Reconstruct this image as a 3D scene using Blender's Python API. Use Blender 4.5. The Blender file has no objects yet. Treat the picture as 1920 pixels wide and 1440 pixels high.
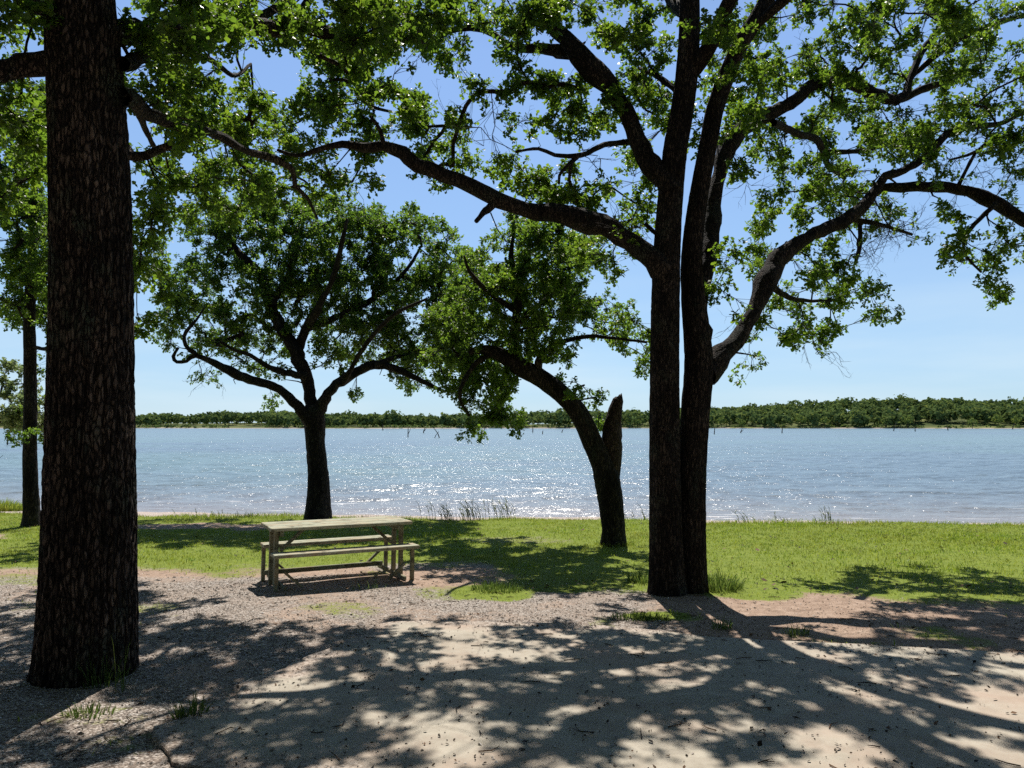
import bpy, math, random
import numpy as np
random.seed(7)
rng = np.random.default_rng(11)
scene = bpy.context.scene
COL = scene.collection

# ------------------------------------------------------------------ camera model (1920x1440 photograph)
F = 1423.0
EYE = 1.75
PITCH = math.atan(76 / F)
cp, sp = math.cos(PITCH), math.sin(PITCH)
SLOPE = 0.024
WATER = -1.25
SUN_EL = 56.0
SUN_AZ = 0.0          # degrees clockwise from +Y


def ray(px, py):
    u = (px - 960) / F
    v = (720 - py) / F
    return np.array([u, cp - sp * v, sp + cp * v])


def P(px, py, Y):
    r = ray(px, py)
    t = Y / r[1]
    return np.array([r[0] * t, Y, EYE + r[2] * t])


def lip(x):
    return 17.6 - 0.11 * np.clip(x, -60, 60) + 0.18 * np.sin(np.asarray(x) * 0.9) + 0.1 * np.sin(np.asarray(x) * 2.3 + 1)


# ------------------------------------------------------------------ numpy noise
def _hash(ix, iy, s):
    h = (ix.astype(np.int64) * 374761393 + iy.astype(np.int64) * 668265263 + s * 974711) & 0x7fffffff
    h = ((h ^ (h >> 13)) * 1274126177) & 0x7fffffff
    return ((h ^ (h >> 16)) & 0xffff) / 65535.0


def vnoise(x, y, s=0):
    x = np.asarray(x, float); y = np.asarray(y, float)
    ix = np.floor(x); iy = np.floor(y)
    fx = x - ix; fy = y - iy
    fx = fx * fx * (3 - 2 * fx); fy = fy * fy * (3 - 2 * fy)
    a = _hash(ix, iy, s); b = _hash(ix + 1, iy, s); c = _hash(ix, iy + 1, s); d = _hash(ix + 1, iy + 1, s)
    return (a * (1 - fx) + b * fx) * (1 - fy) + (c * (1 - fx) + d * fx) * fy


def fbm(x, y, s=0, o=4):
    t = 0; a = 0.5; n = 0
    for k in range(o):
        t = t + a * vnoise(np.asarray(x) * 2 ** k, np.asarray(y) * 2 ** k, s + k * 17); n += a; a *= 0.5
    return t / n


def sstep(a, b, x):
    t = np.clip((np.asarray(x, float) - a) / (b - a), 0, 1)
    return t * t * (3 - 2 * t)


PAD = [(-1.16, 7.5), (0.87, 7.3), (1.7, 6.85), (2.8, 6.6), (4.2, 6.25), (7, 5.6), (9.5, 5.0), (9.5, -3), (0.9, -3),
       (0.45, 3.3), (-0.5, 3.9), (-1.7, 4.2), (-2.15, 4.75), (-1.75, 6.1)]


def in_poly(x, y, poly):
    x = np.asarray(x, float); y = np.asarray(y, float)
    r = np.zeros(x.shape, bool)
    n = len(poly)
    for i in range(n):
        x0, y0 = poly[i]; x1, y1 = poly[(i + 1) % n]
        c = ((y0 > y) != (y1 > y))
        xx = (x1 - x0) * (y - y0) / ((y1 - y0) if y1 != y0 else 1e-9) + x0
        r ^= c & (x < xx)
    return r


def poly_dist(x, y, poly):
    d = np.full(np.shape(x), 1e9)
    n = len(poly)
    for i in range(n):
        a = np.array(poly[i]); b = np.array(poly[(i + 1) % n]); ab = b - a
        t = np.clip(((x - a[0]) * ab[0] + (y - a[1]) * ab[1]) / (ab @ ab), 0, 1)
        d = np.minimum(d, np.hypot(x - a[0] - t * ab[0], y - a[1] - t * ab[1]))
    return d


def far_shore(x):
    return 600 + 25 * np.sin(np.asarray(x) * 0.013) + 12 * np.sin(np.asarray(x) * 0.041 + 2)


def hill(x):
    return 1.5 + 12.5 * sstep(40, 330, x) + 1.5 * np.sin(np.asarray(x) * 0.02) + 2.0 * sstep(-100, -350, x)


def gz(x, y):
    x = np.asarray(x, float); y = np.asarray(y, float)
    L = lip(x)
    base = -SLOPE * np.minimum(y, L)
    bump = 0.05 * (fbm(x * 0.35, y * 0.35, 3) - 0.5) + 0.03 * (fbm(x * 2.2, y * 2.2, 5, 3) - 0.5)
    off = sstep(0.0, 0.6, poly_dist(x, y, PAD)) * (~in_poly(x, y, PAD)) if x.ndim else 1.0
    base = base + bump * off - 0.012 * (1 - off)
    d = y - L
    zl = -SLOPE * L
    bank = -0.32 * sstep(-0.15, 0.7, d)
    beach = -(1.25 + zl - 0.32 + 0) * np.clip((d - 0.5) / 6.7, 0, 1) - 0.09 * np.clip(d - 7.2, 0, 40)
    z = base + np.where(d > -0.15, bank, 0) + np.where(d > 0.5, beach, 0)
    fs = far_shore(x)
    e = y - fs
    zf = WATER + np.clip(e, -40, 4) * 0.12 + hill(x) * sstep(4, 140, e) - np.where(e < -40, 0, 0)
    return np.where(y > 300, zf, z)


def gz1(x, y):
    return float(gz(np.array([x]), np.array([y]))[0])


def G(px, py):
    r = ray(px, py)
    t = 5.0
    for _ in range(30):
        z = gz1(r[0] * t, r[1] * t)
        t = (EYE - z) / (-r[2])
    return np.array([r[0] * t, r[1] * t, gz1(r[0] * t, r[1] * t)])


# ------------------------------------------------------------------ object helpers
def new_mesh_obj(name, V, polys, mat=None, parent=None, loc=None, smooth=False, attrs=None):
    """polys: list of 2-D int arrays (faces of equal size)"""
    me = bpy.data.meshes.new(name)
    V = np.asarray(V, np.float32)
    if loc is not None:
        V = V - np.asarray(loc, np.float32)
    me.vertices.add(len(V)); me.vertices.foreach_set('co', V.ravel())
    polys = [np.asarray(p, np.int32) for p in polys if len(p)]
    nl = sum(p.size for p in polys); npoly = sum(len(p) for p in polys)
    me.loops.add(nl); me.polygons.add(npoly)
    me.loops.foreach_set('vertex_index', np.concatenate([p.ravel() for p in polys]))
    starts = []; o = 0
    for p in polys:
        starts.append(o + np.arange(len(p)) * p.shape[1]); o += p.size
    me.polygons.foreach_set('loop_start', np.concatenate(starts).astype(np.int32))
    if attrs:
        for k, v in attrs.items():
            a = me.attributes.new(k, 'FLOAT', 'POINT'); a.data.foreach_set('value', np.asarray(v, np.float32))
    me.update(calc_edges=True); me.validate()
    me.polygons.foreach_set('use_smooth', np.full(len(me.polygons), smooth))
    ob = bpy.data.objects.new(name, me)
    COL.objects.link(ob)
    if mat: me.materials.append(mat)
    if parent is not None:
        ob.parent = parent
    elif loc is not None:
        ob.location = loc
    return ob


def thing(name, label, cat, loc, group=None):
    o = bpy.data.objects.new(name, None); COL.objects.link(o)
    o.location = loc; o['label'] = label; o['category'] = cat; o.empty_display_size = 0.2
    if group: o['group'] = group
    return o


def tag(o, label=None, cat=None, group=None, kind=None):
    if label: o['label'] = label
    if cat: o['category'] = cat
    if group: o['group'] = group
    if kind: o['kind'] = kind
    return o


class MB:
    def __init__(s): s.V = []; s.F = {}; s.n = 0
    def add(s, V, *faces):
        for f in faces:
            f = np.asarray(f)
            if f.size: s.F.setdefault(f.shape[1], []).append(f + s.n)
        s.V.append(np.asarray(V, float)); s.n += len(V)
    def build(s, name, mat, parent=None, loc=None, smooth=False):
        return new_mesh_obj(name, np.concatenate(s.V), [np.concatenate(v) for v in s.F.values()], mat, parent, loc, smooth)


def frames(pts):
    pts = np.asarray(pts, float)
    T = np.gradient(pts, axis=0); T /= np.linalg.norm(T, axis=1)[:, None] + 1e-9
    ref = np.array([1.0, 0, 0]) if abs(T[0][0]) < 0.8 else np.array([0, 0, 1.0])
    A = []; a = ref - T[0] * (ref @ T[0]); a /= np.linalg.norm(a)
    for t in T:
        a = a - t * (a @ t); a /= np.linalg.norm(a) + 1e-9; A.append(a.copy())
    A = np.array(A); B = np.cross(T, A)
    return T, A, B


def tube(mb, pts, rad, sides=6, cap=True, prof=None):
    """prof(theta[None,:], s[:,None]) -> multiplicative radius"""
    pts = np.asarray(pts, float); rad = np.asarray(rad, float); n = len(pts)
    T, A, B = frames(pts)
    th = np.arange(sides) * 2 * math.pi / sides
    R = rad[:, None] * np.ones(sides)[None]
    if prof is not None: R = R * prof
    V = pts[:, None] + R[..., None] * (np.cos(th)[None, :, None] * A[:, None] + np.sin(th)[None, :, None] * B[:, None])
    V = V.reshape(-1, 3)
    i = np.arange(n - 1)[:, None] * sides; j = np.arange(sides)[None]; k = (j + 1) % sides
    Q = np.stack([i + j, i + k, i + sides + k, i + sides + j], -1).reshape(-1, 4)
    if cap:
        V = np.vstack([V, pts[-1] + T[-1] * rad[-1] * 0.6])
        b = (n - 1) * sides
        Tr = np.stack([b + j[0], b + k[0], np.full(sides, n * sides)], -1)
        mb.add(V, Q, Tr)
    else:
        mb.add(V, Q)


def box(mb, c, size, R=None, bev=0.0):
    x, y, z = np.asarray(size) / 2
    b = min(bev, x * .9, y * .9, z * .9)
    if b <= 0:
        V = np.array([[sx * x, sy * y, sz * z] for sz in (-1, 1) for sy in (-1, 1) for sx in (-1, 1)])
        Fq = [[0, 2, 3, 1], [4, 5, 7, 6], [0, 1, 5, 4], [2, 6, 7, 3], [0, 4, 6, 2], [1, 3, 7, 5]]
        Ft = np.zeros((0, 3), int)
    else:
        V = []; idx = {}
        for sx in (-1, 1):
            for sy in (-1, 1):
                for sz in (-1, 1):
                    for ax in range(3):
                        v = [sx * (x - b), sy * (y - b), sz * (z - b)]
                        v[ax] = (sx, sy, sz)[ax] * (x, y, z)[ax]
                        idx[(sx, sy, sz, ax)] = len(V); V.append(v)
        V = np.array(V); Fq = []; Ft = []
        for ax in range(3):
            o1, o2 = [a for a in range(3) if a != ax]
            for s in (-1, 1):
                q = []
                for (a, c2) in ((-1, -1), (1, -1), (1, 1), (-1, 1)):
                    k = [0, 0, 0]; k[ax] = s; k[o1] = a; k[o2] = c2
                    q.append(idx[(*k, ax)])
                Fq.append(q)
        for ax in range(3):
            o1, o2 = [a for a in range(3) if a != ax]
            for s1 in (-1, 1):
                for s2 in (-1, 1):
                    k = [0, 0, 0]; k[o1] = s1; k[o2] = s2
                    a = list(k); a[ax] = -1; c2 = list(k); c2[ax] = 1
                    Fq.append([idx[(*a, o1)], idx[(*c2, o1)], idx[(*c2, o2)], idx[(*a, o2)]])
        for sx in (-1, 1):
            for sy in (-1, 1):
                for sz in (-1, 1):
                    Ft.append([idx[(sx, sy, sz, a)] for a in range(3)])
        Ft = np.array(Ft)
    if R is not None: V = V @ np.asarray(R).T
    mb.add(V + np.asarray(c), np.array(Fq), Ft)


# ------------------------------------------------------------------ materials
class NT:
    def __init__(s, name):
        s.m = bpy.data.materials.new(name); s.m.use_nodes = True
        s.t = s.m.node_tree; s.t.nodes.clear(); s.N = s.t.nodes
        s.out = s.N.new('ShaderNodeOutputMaterial')
    def n(s, typ, **kw):
        nd = s.N.new('ShaderNode' + typ)
        for k, v in kw.items():
            if k.startswith('i_'):
                key = k[2:].replace('_', ' ')
                s.put(nd.inputs[key], v)
            else: setattr(nd, k, v)
        return nd
    def put(s, inp, v):
        if isinstance(v, bpy.types.NodeSocket): s.t.links.new(v, inp)
        elif isinstance(v, (tuple, list)) and inp.type == 'RGBA' and len(v) == 3: inp.default_value = (*v, 1)
        else: inp.default_value = v
    def math(s, op, a, b=None, c=None, clamp=False):
        nd = s.N.new('ShaderNodeMath'); nd.operation = op; nd.use_clamp = clamp
        for i, v in enumerate((a, b, c)):
            if v is not None: s.put(nd.inputs[i], v)
        return nd.outputs[0]
    def mix(s, f, a, b, mode='MIX'):
        nd = s.N.new('ShaderNodeMix'); nd.data_type = 'RGBA'; nd.blend_type = mode
        s.put(nd.inputs[0], f); s.put(nd.inputs[6], a); s.put(nd.inputs[7], b)
        return nd.outputs[2]
    def ramp(s, f, stops, interp='LINEAR'):
        nd = s.N.new('ShaderNodeValToRGB'); cr = nd.color_ramp; cr.interpolation = interp
        while len(cr.elements) < len(stops): cr.elements.new(0.5)
        for e, (p, c) in zip(cr.elements, stops):
            e.position = p; e.color = (*c, 1) if isinstance(c, (tuple, list)) else (c, c, c, 1)
        s.put(nd.inputs[0], f)
        return nd.outputs[0]
    def coords(s, scale=(1, 1, 1), kind='Object', rot=(0, 0, 0)):
        tc = s.N.new('ShaderNodeTexCoord'); mp = s.N.new('ShaderNodeMapping')
        if kind == 'World':
            g = s.N.new('ShaderNodeNewGeometry'); s.t.links.new(g.outputs['Position'], mp.inputs[0])
        else: s.t.links.new(tc.outputs[kind], mp.inputs[0])
        mp.inputs['Scale'].default_value = scale; mp.inputs['Rotation'].default_value = rot
        return mp.outputs[0]
    def noise(s, v, scale=1, detail=4, rough=0.55, dist=0.0):
        nd = s.N.new('ShaderNodeTexNoise'); s.put(nd.inputs['Vector'], v)
        nd.inputs['Scale'].default_value = scale; nd.inputs['Detail'].default_value = detail
        nd.inputs['Roughness'].default_value = rough; nd.inputs['Distortion'].default_value = dist
        return nd.outputs[0]
    def vor(s, v, scale=1, feature='F1', out='Distance', rand=1.0):
        nd = s.N.new('ShaderNodeTexVoronoi'); nd.feature = feature; s.put(nd.inputs['Vector'], v)
        nd.inputs['Scale'].default_value = scale; nd.inputs['Randomness'].default_value = rand
        return nd.outputs[out]
    def bump(s, h, strength=0.5, dist=0.02, normal=None):
        nd = s.N.new('ShaderNodeBump'); nd.inputs['Strength'].default_value = strength; nd.inputs['Distance'].default_value = dist
        s.put(nd.inputs['Height'], h)
        if normal is not None: s.put(nd.inputs['Normal'], normal)
        return nd.outputs[0]
    def bsdf(s, color, rough=0.8, normal=None, spec=0.3, **kw):
        nd = s.N.new('ShaderNodeBsdfPrincipled'); s.put(nd.inputs['Base Color'], color); s.put(nd.inputs['Roughness'], rough)
        s.put(nd.inputs['Specular IOR Level'], spec)
        if normal is not None: s.put(nd.inputs['Normal'], normal)
        for k, v in kw.items(): s.put(nd.inputs[k.replace('_', ' ')], v)
        return nd.outputs[0]
    def finish(s, sh): s.t.links.new(sh, s.out.inputs['Surface']); return s.m


def mat_bark(name, c_hi, c_lo, lichen=0.3, sc=1.0, bump=0.6):
    t = NT(name)
    v = t.coords((36 * sc, 36 * sc, 9.5 * sc))
    wob = t.noise(t.coords((6, 6, 3)), 1, 3)
    vv = t.n('VectorMath', operation='ADD'); t.put(vv.inputs[0], v)
    w2 = t.n('VectorMath', operation='SCALE'); t.put(w2.inputs[0], t.n('TexNoise', i_Vector=t.coords((5, 5, 4)), i_Scale=1.0, i_Detail=3.0).outputs['Color']); w2.inputs['Scale'].default_value = 2.2
    t.put(vv.inputs[1], w2.outputs[0])
    e = t.vor(vv.outputs[0], 1, 'DISTANCE_TO_EDGE')
    cell = t.vor(vv.outputs[0], 1, 'F1', 'Color')
    fine = t.noise(t.coords((60, 60, 18)), 1, 5, 0.65)
    h = t.math('ADD', t.math('MULTIPLY', t.math('MINIMUM', e, 0.22), 3.0), t.math('MULTIPLY', fine, 0.5))
    plate = t.ramp(h, [(0.25, c_lo), (0.6, tuple(0.35 * a + 0.65 * b for a, b in zip(c_hi, c_lo))), (1.05, c_hi)])
    plate = t.mix(t.math('MULTIPLY', t.n('SeparateColor', i_Color=cell).outputs[0], 0.9), plate, (c_lo[0] * 1.6, c_lo[1] * 1.6, c_lo[2] * 1.7))
    big = t.ramp(t.noise(t.coords((3.2, 3.2, 1.3)), 1, 4, .6), [(0.35, 0.45), (0.65, 1.35)])
    plate = t.mix(1.0, plate, big, 'MULTIPLY')
    li = t.ramp(t.noise(t.coords((1.6, 1.6, 1.1)), 1.7, 5, 0.6), [(0.54, 0.0), (0.66, 1.0)])
    li2 = t.math('MULTIPLY', t.math('MULTIPLY', li, lichen), t.math('GREATER_THAN', h, 0.5))
    plate = t.mix(li2, plate, (0.052, 0.070, 0.052))
    return t.finish(t.bsdf(plate, 0.9, t.bump(h, bump, 0.03), 0.15))


def mat_leaf(name, dif, tra, hue_noise=0.5, gloss=0.35, tmix=0.5, lawn=False, cs=0.9):
    t = NT(name)
    g = t.n('NewGeometry')
    rnd = g.outputs['Random Per Island']
    clump = t.noise(t.coords((cs, cs, cs)), 1, 3)
    f = t.math('ADD', t.math('MULTIPLY', rnd, 0.7), t.math('MULTIPLY', clump, 0.5))
    d = t.ramp(f, [(0.15, tuple(c * 0.6 for c in dif)), (0.6, dif), (1.0, (dif[0] * 1.7, dif[1] * 1.35, dif[2] * 1.1))])
    tr = t.ramp(f, [(0.15, tuple(c * 0.6 for c in tra)), (0.6, tra), (1.0, (tra[0] * 1.5, tra[1] * 1.2, tra[2]))])
    if lawn:
        big = t.ramp(t.noise(t.coords((0.45, 0.8, 0.5)), 1, 4, 0.65), [(0.38, 0.0), (0.64, 1.0)])
        d = t.mix(big, d, t.mix(0.6, d, (0.20, 0.20, 0.045))); tr = t.mix(big, tr, t.mix(0.5, tr, (0.46, 0.40, 0.09)))
        dark = t.ramp(t.noise(t.coords((3.2, 4.5, 3)), 1, 3, 0.6), [(0.55, 0.0), (0.70, 1.0)])
        d = t.mix(dark, d, (0.055, 0.13, 0.025)); tr = t.mix(dark, tr, (0.13, 0.30, 0.03))
    bs = t.bsdf(d, 0.42, None, gloss)
    tb = t.n('BsdfTranslucent', i_Color=tr)
    mx = t.n('MixShader'); mx.inputs[0].default_value = tmix
    t.t.links.new(bs, mx.inputs[1]); t.t.links.new(tb.outputs[0], mx.inputs[2])
    return t.finish(mx.outputs[0])


BARK_NEAR = mat_bark('bark_near', (0.17, 0.125, 0.10), (0.005, 0.004, 0.004), 0.8, 1.0, 0.8)
BARK = mat_bark('bark', (0.095, 0.072, 0.057), (0.007, 0.006, 0.0055), 0.45, 1.1, 0.6)
BARK_FAR = mat_bark('bark_far', (0.075, 0.060, 0.047), (0.008, 0.007, 0.006), 0.4, 0.9, 0.5)
DEADWOOD = mat_bark('dead_wood', (0.12, 0.085, 0.065), (0.02, 0.014, 0.012), 0.1, 1.0, 0.7)
LEAF_A = mat_leaf('oak_leaf_near', (0.046, 0.096, 0.016), (0.205, 0.36, 0.03))
LEAF_B = mat_leaf('oak_leaf', (0.047, 0.095, 0.018), (0.20, 0.355, 0.035))
LEAF_C = mat_leaf('oak_leaf_shore', (0.047, 0.095, 0.021), (0.19, 0.35, 0.035))
LEAF_P = mat_leaf('pale_leaf', (0.14, 0.19, 0.09), (0.25, 0.34, 0.12))
GRASS = mat_leaf('grass_blade', (0.16, 0.235, 0.028), (0.35, 0.49, 0.042), gloss=0.2, tmix=0.4, lawn=True)
GRASS_T = mat_leaf('tall_grass_blade', (0.07, 0.12, 0.03), (0.14, 0.22, 0.04), gloss=0.2, tmix=0.4)
REED = mat_leaf('reed_blade', (0.13, 0.17, 0.07), (0.22, 0.28, 0.09), gloss=0.2, tmix=0.35)
FARLEAF = mat_leaf('far_foliage', (0.10, 0.15, 0.055), (0.17, 0.25, 0.07), gloss=0.0, tmix=0.3, cs=0.07)
FARLEAF_P = mat_leaf('far_foliage_pale', (0.16, 0.22, 0.06), (0.22, 0.30, 0.07), gloss=0.0, tmix=0.25)


def mat_ground():
    t = NT('ground_mat')
    w = t.coords((1, 1, 1), 'World')
    at = lambda k: t.n('Attribute', attribute_name=k).outputs['Fac']
    n1 = t.noise(w, 1.3, 6, 0.6); n2 = t.noise(w, 9, 5, 0.65); n3 = t.noise(w, 55, 4, 0.7)
    # gravel
    vc = t.vor(w, 62, 'F1', 'Color'); vd = t.vor(w, 62, 'F1')
    gsep = t.n('SeparateColor', i_Color=vc)
    gcol = t.ramp(gsep.outputs[0], [(0.0, (0.10, 0.085, 0.075)), (0.3, (0.34, 0.285, 0.245)), (0.7, (0.52, 0.455, 0.40)), (1.0, (0.68, 0.63, 0.58))])
    gcol = t.mix(t.ramp(vd, [(0.35, 0.0), (0.75, 0.8)]), gcol, (0.07, 0.055, 0.045))
    gcol = t.mix(t.ramp(n1, [(0.4, 0.0), (0.68, 0.5)]), gcol, (0.34, 0.26, 0.205))
    # dirt
    dcol = t.ramp(t.math('ADD', t.math('MULTIPLY', n2, 0.6), t.math('MULTIPLY', n3, 0.4)),
                  [(0.28, (0.15, 0.10, 0.075)), (0.5, (0.37, 0.265, 0.20)), (0.72, (0.52, 0.40, 0.32))])
    # soil under grass
    lcol = t.ramp(t.math('ADD', t.math('MULTIPLY', n2, 0.5), t.math('MULTIPLY', n3, 0.5)),
                  [(0.3, (0.09, 0.13, 0.022)), (0.55, (0.20, 0.25, 0.04)), (0.75, (0.34, 0.33, 0.11))])
    scol = t.ramp(n2, [(0.3, (0.38, 0.31, 0.265)), (0.7, (0.50, 0.425, 0.37))])
    litter = t.ramp(t.vor(w, 34, 'F1'), [(0.0, 1.0), (0.3, 0.0)])
    edge = t.math('MULTIPLY', t.math('SUBTRACT', t.math('ADD', t.math('MULTIPLY', n2, 0.6), t.math('MULTIPLY', n3, 0.4)), 0.5), 1.6)
    def m(k, lo=0.4, hi=0.6):
        return t.ramp(t.math('ADD', at(k), edge), [(lo, 0.0), (hi, 1.0)])
    c = t.mix(m('dirt', 0.35, 0.7), gcol, dcol)
    c = t.mix(t.math('MULTIPLY', litter, t.math('MULTIPLY', at('litter'), 0.75)), c, (0.05, 0.035, 0.025))
    c = t.mix(m('grass', 0.3, 0.6), c, lcol)
    c = t.mix(m('sand', 0.4, 0.6), c, scol)
    c = t.mix(m('farland', 0.45, 0.55), c, t.ramp(t.noise(w, 0.03, 4), [(0.4, (0.05, 0.07, 0.02)), (0.66, (0.17, 0.18, 0.06))]))
    h = t.math('ADD', t.math('MULTIPLY', t.math('SUBTRACT', 1.0, vd), 0.6), t.math('ADD', t.math('MULTIPLY', n3, 0.5), n2))
    return t.finish(t.bsdf(c, 0.95, t.bump(h, 0.9, 0.018), 0.1))


def mat_concrete():
    t = NT('concrete_mat')
    w = t.coords((1, 1, 1), 'World')
    n1 = t.noise(w, 0.9, 5, 0.6); n2 = t.noise(w, 6, 6, 0.65); n3 = t.noise(w, 130, 3, 0.7)
    c = t.ramp(t.math('ADD', t.math('MULTIPLY', n2, 0.7), t.math('MULTIPLY', n3, 0.3)),
               [(0.3, (0.29, 0.25, 0.20)), (0.55, (0.42, 0.375, 0.305)), (0.75, (0.50, 0.455, 0.375))])
    c = t.mix(t.ramp(n1, [(0.5, 0.0), (0.7, 0.6)]), c, (0.46, 0.31, 0.235))
    c = t.mix(t.ramp(t.noise(w, 2.4, 6, 0.7, 0.6), [(0.58, 0.0), (0.72, 0.55)]), c, (0.20, 0.17, 0.13))
    agg = t.vor(w, 110, 'F1')
    c = t.mix(t.ramp(agg, [(0.08, 0.6), (0.2, 0.0)]), c, (0.16, 0.13, 0.10))
    cr = t.vor(t.n('VectorMath', operation='ADD', i_Vector=w).outputs[0], 0.32, 'DISTANCE_TO_EDGE')
    wob = t.n('VectorMath', operation='ADD'); t.put(wob.inputs[0], w)
    sc = t.n('VectorMath', operation='SCALE'); t.put(sc.inputs[0], t.n('TexNoise', i_Vector=w, i_Scale=1.6, i_Detail=6.0).outputs['Color']); sc.inputs['Scale'].default_value = 0.6
    t.put(wob.inputs[1], sc.outputs[0])
    cr = t.vor(wob.outputs[0], 0.3, 'DISTANCE_TO_EDGE')
    c = t.mix(t.ramp(cr, [(0.0, 0.35), (0.0025, 0.0)]), c, (0.07, 0.055, 0.045))
    e = t.math('ADD', t.n('Attribute', attribute_name='edge').outputs['Fac'], t.math('MULTIPLY', t.math('SUBTRACT', t.math('ADD', t.math('MULTIPLY', n2, .5), t.math('MULTIPLY', t.noise(w, 2.2, 5, .6), .5)), .5), 2.6))
    vc = t.n('SeparateColor', i_Color=t.vor(w, 62, 'F1', 'Color')).outputs[0]
    grit = t.ramp(vc, [(0.0, (0.13, 0.10, 0.08)), (0.4, (0.32, 0.255, 0.205)), (1.0, (0.50, 0.43, 0.37))])
    c = t.mix(t.ramp(e, [(0.45, 0.0), (0.8, 1.0)]), c, grit)
    worn = t.ramp(t.math('ADD', t.math('MULTIPLY', t.noise(w, 1.1, 6, .65), .7), t.math('MULTIPLY', n3, .3)), [(0.52, 0.0), (0.60, 0.5)])
    c = t.mix(worn, c, (0.34, 0.25, 0.19))
    h = t.math('ADD', t.math('MULTIPLY', n3, 0.5), t.math('MULTIPLY', n2, 0.8))
    return t.finish(t.bsdf(c, 0.85, t.bump(h, 0.4, 0.01), 0.2))


def mat_water():
    t = NT('water_mat')
    w = t.coords((1, 1, 1), 'World')
    a = t.noise(t.coords((0.75, 0.95, 1), 'World', (0, 0, 0.12)), 1.0, 3, 0.55, 0.4)
    b = t.noise(t.coords((3.2, 4.2, 1), 'World', (0, 0, -0.15)), 1.0, 3, 0.6, 0.3)
    c = t.noise(t.coords((0.09, 0.24, 1), 'World', (0, 0, 0.2)), 1.0, 3, 0.5)
    h = t.math('ADD', t.math('MULTIPLY', a, 0.13), t.math('ADD', t.math('MULTIPLY', b, 0.12), t.math('MULTIPLY', c, 0.7)))
    nrm = t.bump(h, 1.0, 0.75)
    sh = t.n('Attribute', attribute_name='shallow').outputs['Fac']
    patch = t.noise(t.coords((0.02, 0.05, 1), 'World'), 1, 3)
    col = t.mix(t.ramp(patch, [(0.4, 0.0), (0.65, 1.0)]), (0.135, 0.185, 0.215), (0.15, 0.22, 0.22))
    col = t.mix(sh, col, (0.27, 0.235, 0.215))
    surf = t.bsdf(col, 0.23, nrm, 0.5, IOR=1.333)
    # foam of the little breakers
    fo = t.noise(t.coords((0.35, 2.2, 1), 'World'), 1.0, 5, 0.65, 0.8)
    fm = t.math('MULTIPLY', t.ramp(fo, [(0.60, 0.0), (0.68, 0.8)]), t.n('Attribute', attribute_name='foam').outputs['Fac'])
    foam = t.bsdf((0.75, 0.72, 0.70), 0.7, None, 0.2)
    mx = t.n('MixShader'); t.put(mx.inputs[0], fm); t.t.links.new(surf, mx.inputs[1]); t.t.links.new(foam, mx.inputs[2])
    return t.finish(mx.outputs[0])


def mat_wood(name='weathered_wood', k=1.0):
    t = NT(name)
    v = t.coords((3.0, 60, 60)); n = t.noise(v, 1, 5, 0.6, 0.3); p = t.noise(t.coords((4, 7, 7)), 1, 4)
    c = t.ramp(n, [(0.3, (0.15, 0.15, 0.09)), (0.55, (0.40, 0.40, 0.30)), (0.8, (0.63, 0.635, 0.53))])
    c = t.mix(t.ramp(p, [(0.45, 0.0), (0.7, 0.7)]), c, (0.40, 0.28, 0.17))
    c = t.mix(t.ramp(t.noise(t.coords((9, 9, 9)), 1, 4), [(0.54, 0.0), (0.66, 0.75)]), c, (0.11, 0.10, 0.065))
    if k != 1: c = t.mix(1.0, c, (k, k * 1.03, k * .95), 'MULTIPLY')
    return t.finish(t.bsdf(c, 0.8, t.bump(n, 0.4, 0.006), 0.2))


def mat_simple(name, c1, c2, sc=8, rough=0.85):
    t = NT(name); n = t.noise(t.coords((1, 1, 1)), sc, 4)
    return t.finish(t.bsdf(t.ramp(n, [(0.3, c1), (0.7, c2)]), rough, t.bump(n, 0.3, 0.01), 0.2))


def mat_stone():
    t = NT('gravel_stone'); r = t.n('NewGeometry').outputs['Random Per Island']
    c = t.ramp(r, [(0.0, (0.13, 0.11, 0.095)), (0.3, (0.36, 0.31, 0.27)), (0.75, (0.52, 0.46, 0.41)), (1.0, (0.70, 0.66, 0.62))])
    return t.finish(t.bsdf(c, 0.9, None, 0.2))


def mat_litter():
    t = NT('leaf_litter_mat'); r = t.n('NewGeometry').outputs['Random Per Island']
    c = t.ramp(r, [(0.0, (0.012, 0.010, 0.008)), (0.6, (0.05, 0.035, 0.022)), (1.0, (0.16, 0.09, 0.05))])
    return t.finish(t.bsdf(c, 0.8, None, 0.2))


M_GROUND, M_PAD, M_WATER, M_WOOD, M_STONE, M_LITTER = mat_ground(), mat_concrete(), mat_water(), mat_wood(), mat_stone(), mat_litter()
M_FRAME = mat_wood('shaded_frame_wood', .62)  # table wood darkened, so the frame's shade is in its colour
M_SNAG = mat_simple('snag_wood', (0.02, 0.017, 0.015), (0.05, 0.042, 0.036), 3)
M_METAL = mat_simple('dark_rail', (0.02, 0.022, 0.025), (0.05, 0.05, 0.055), 3, 0.6)

# ------------------------------------------------------------------ masks
BX = [-14, -8, -4, -2.2, -1.3, -0.3, 0.3, 1.5, 3, 6, 9, 14]
BY = [11.0, 10.7, 10.5, 10.9, 11.2, 10.9, 9.7, 9.1, 8.7, 8.5, 8.4, 8.3]


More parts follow.
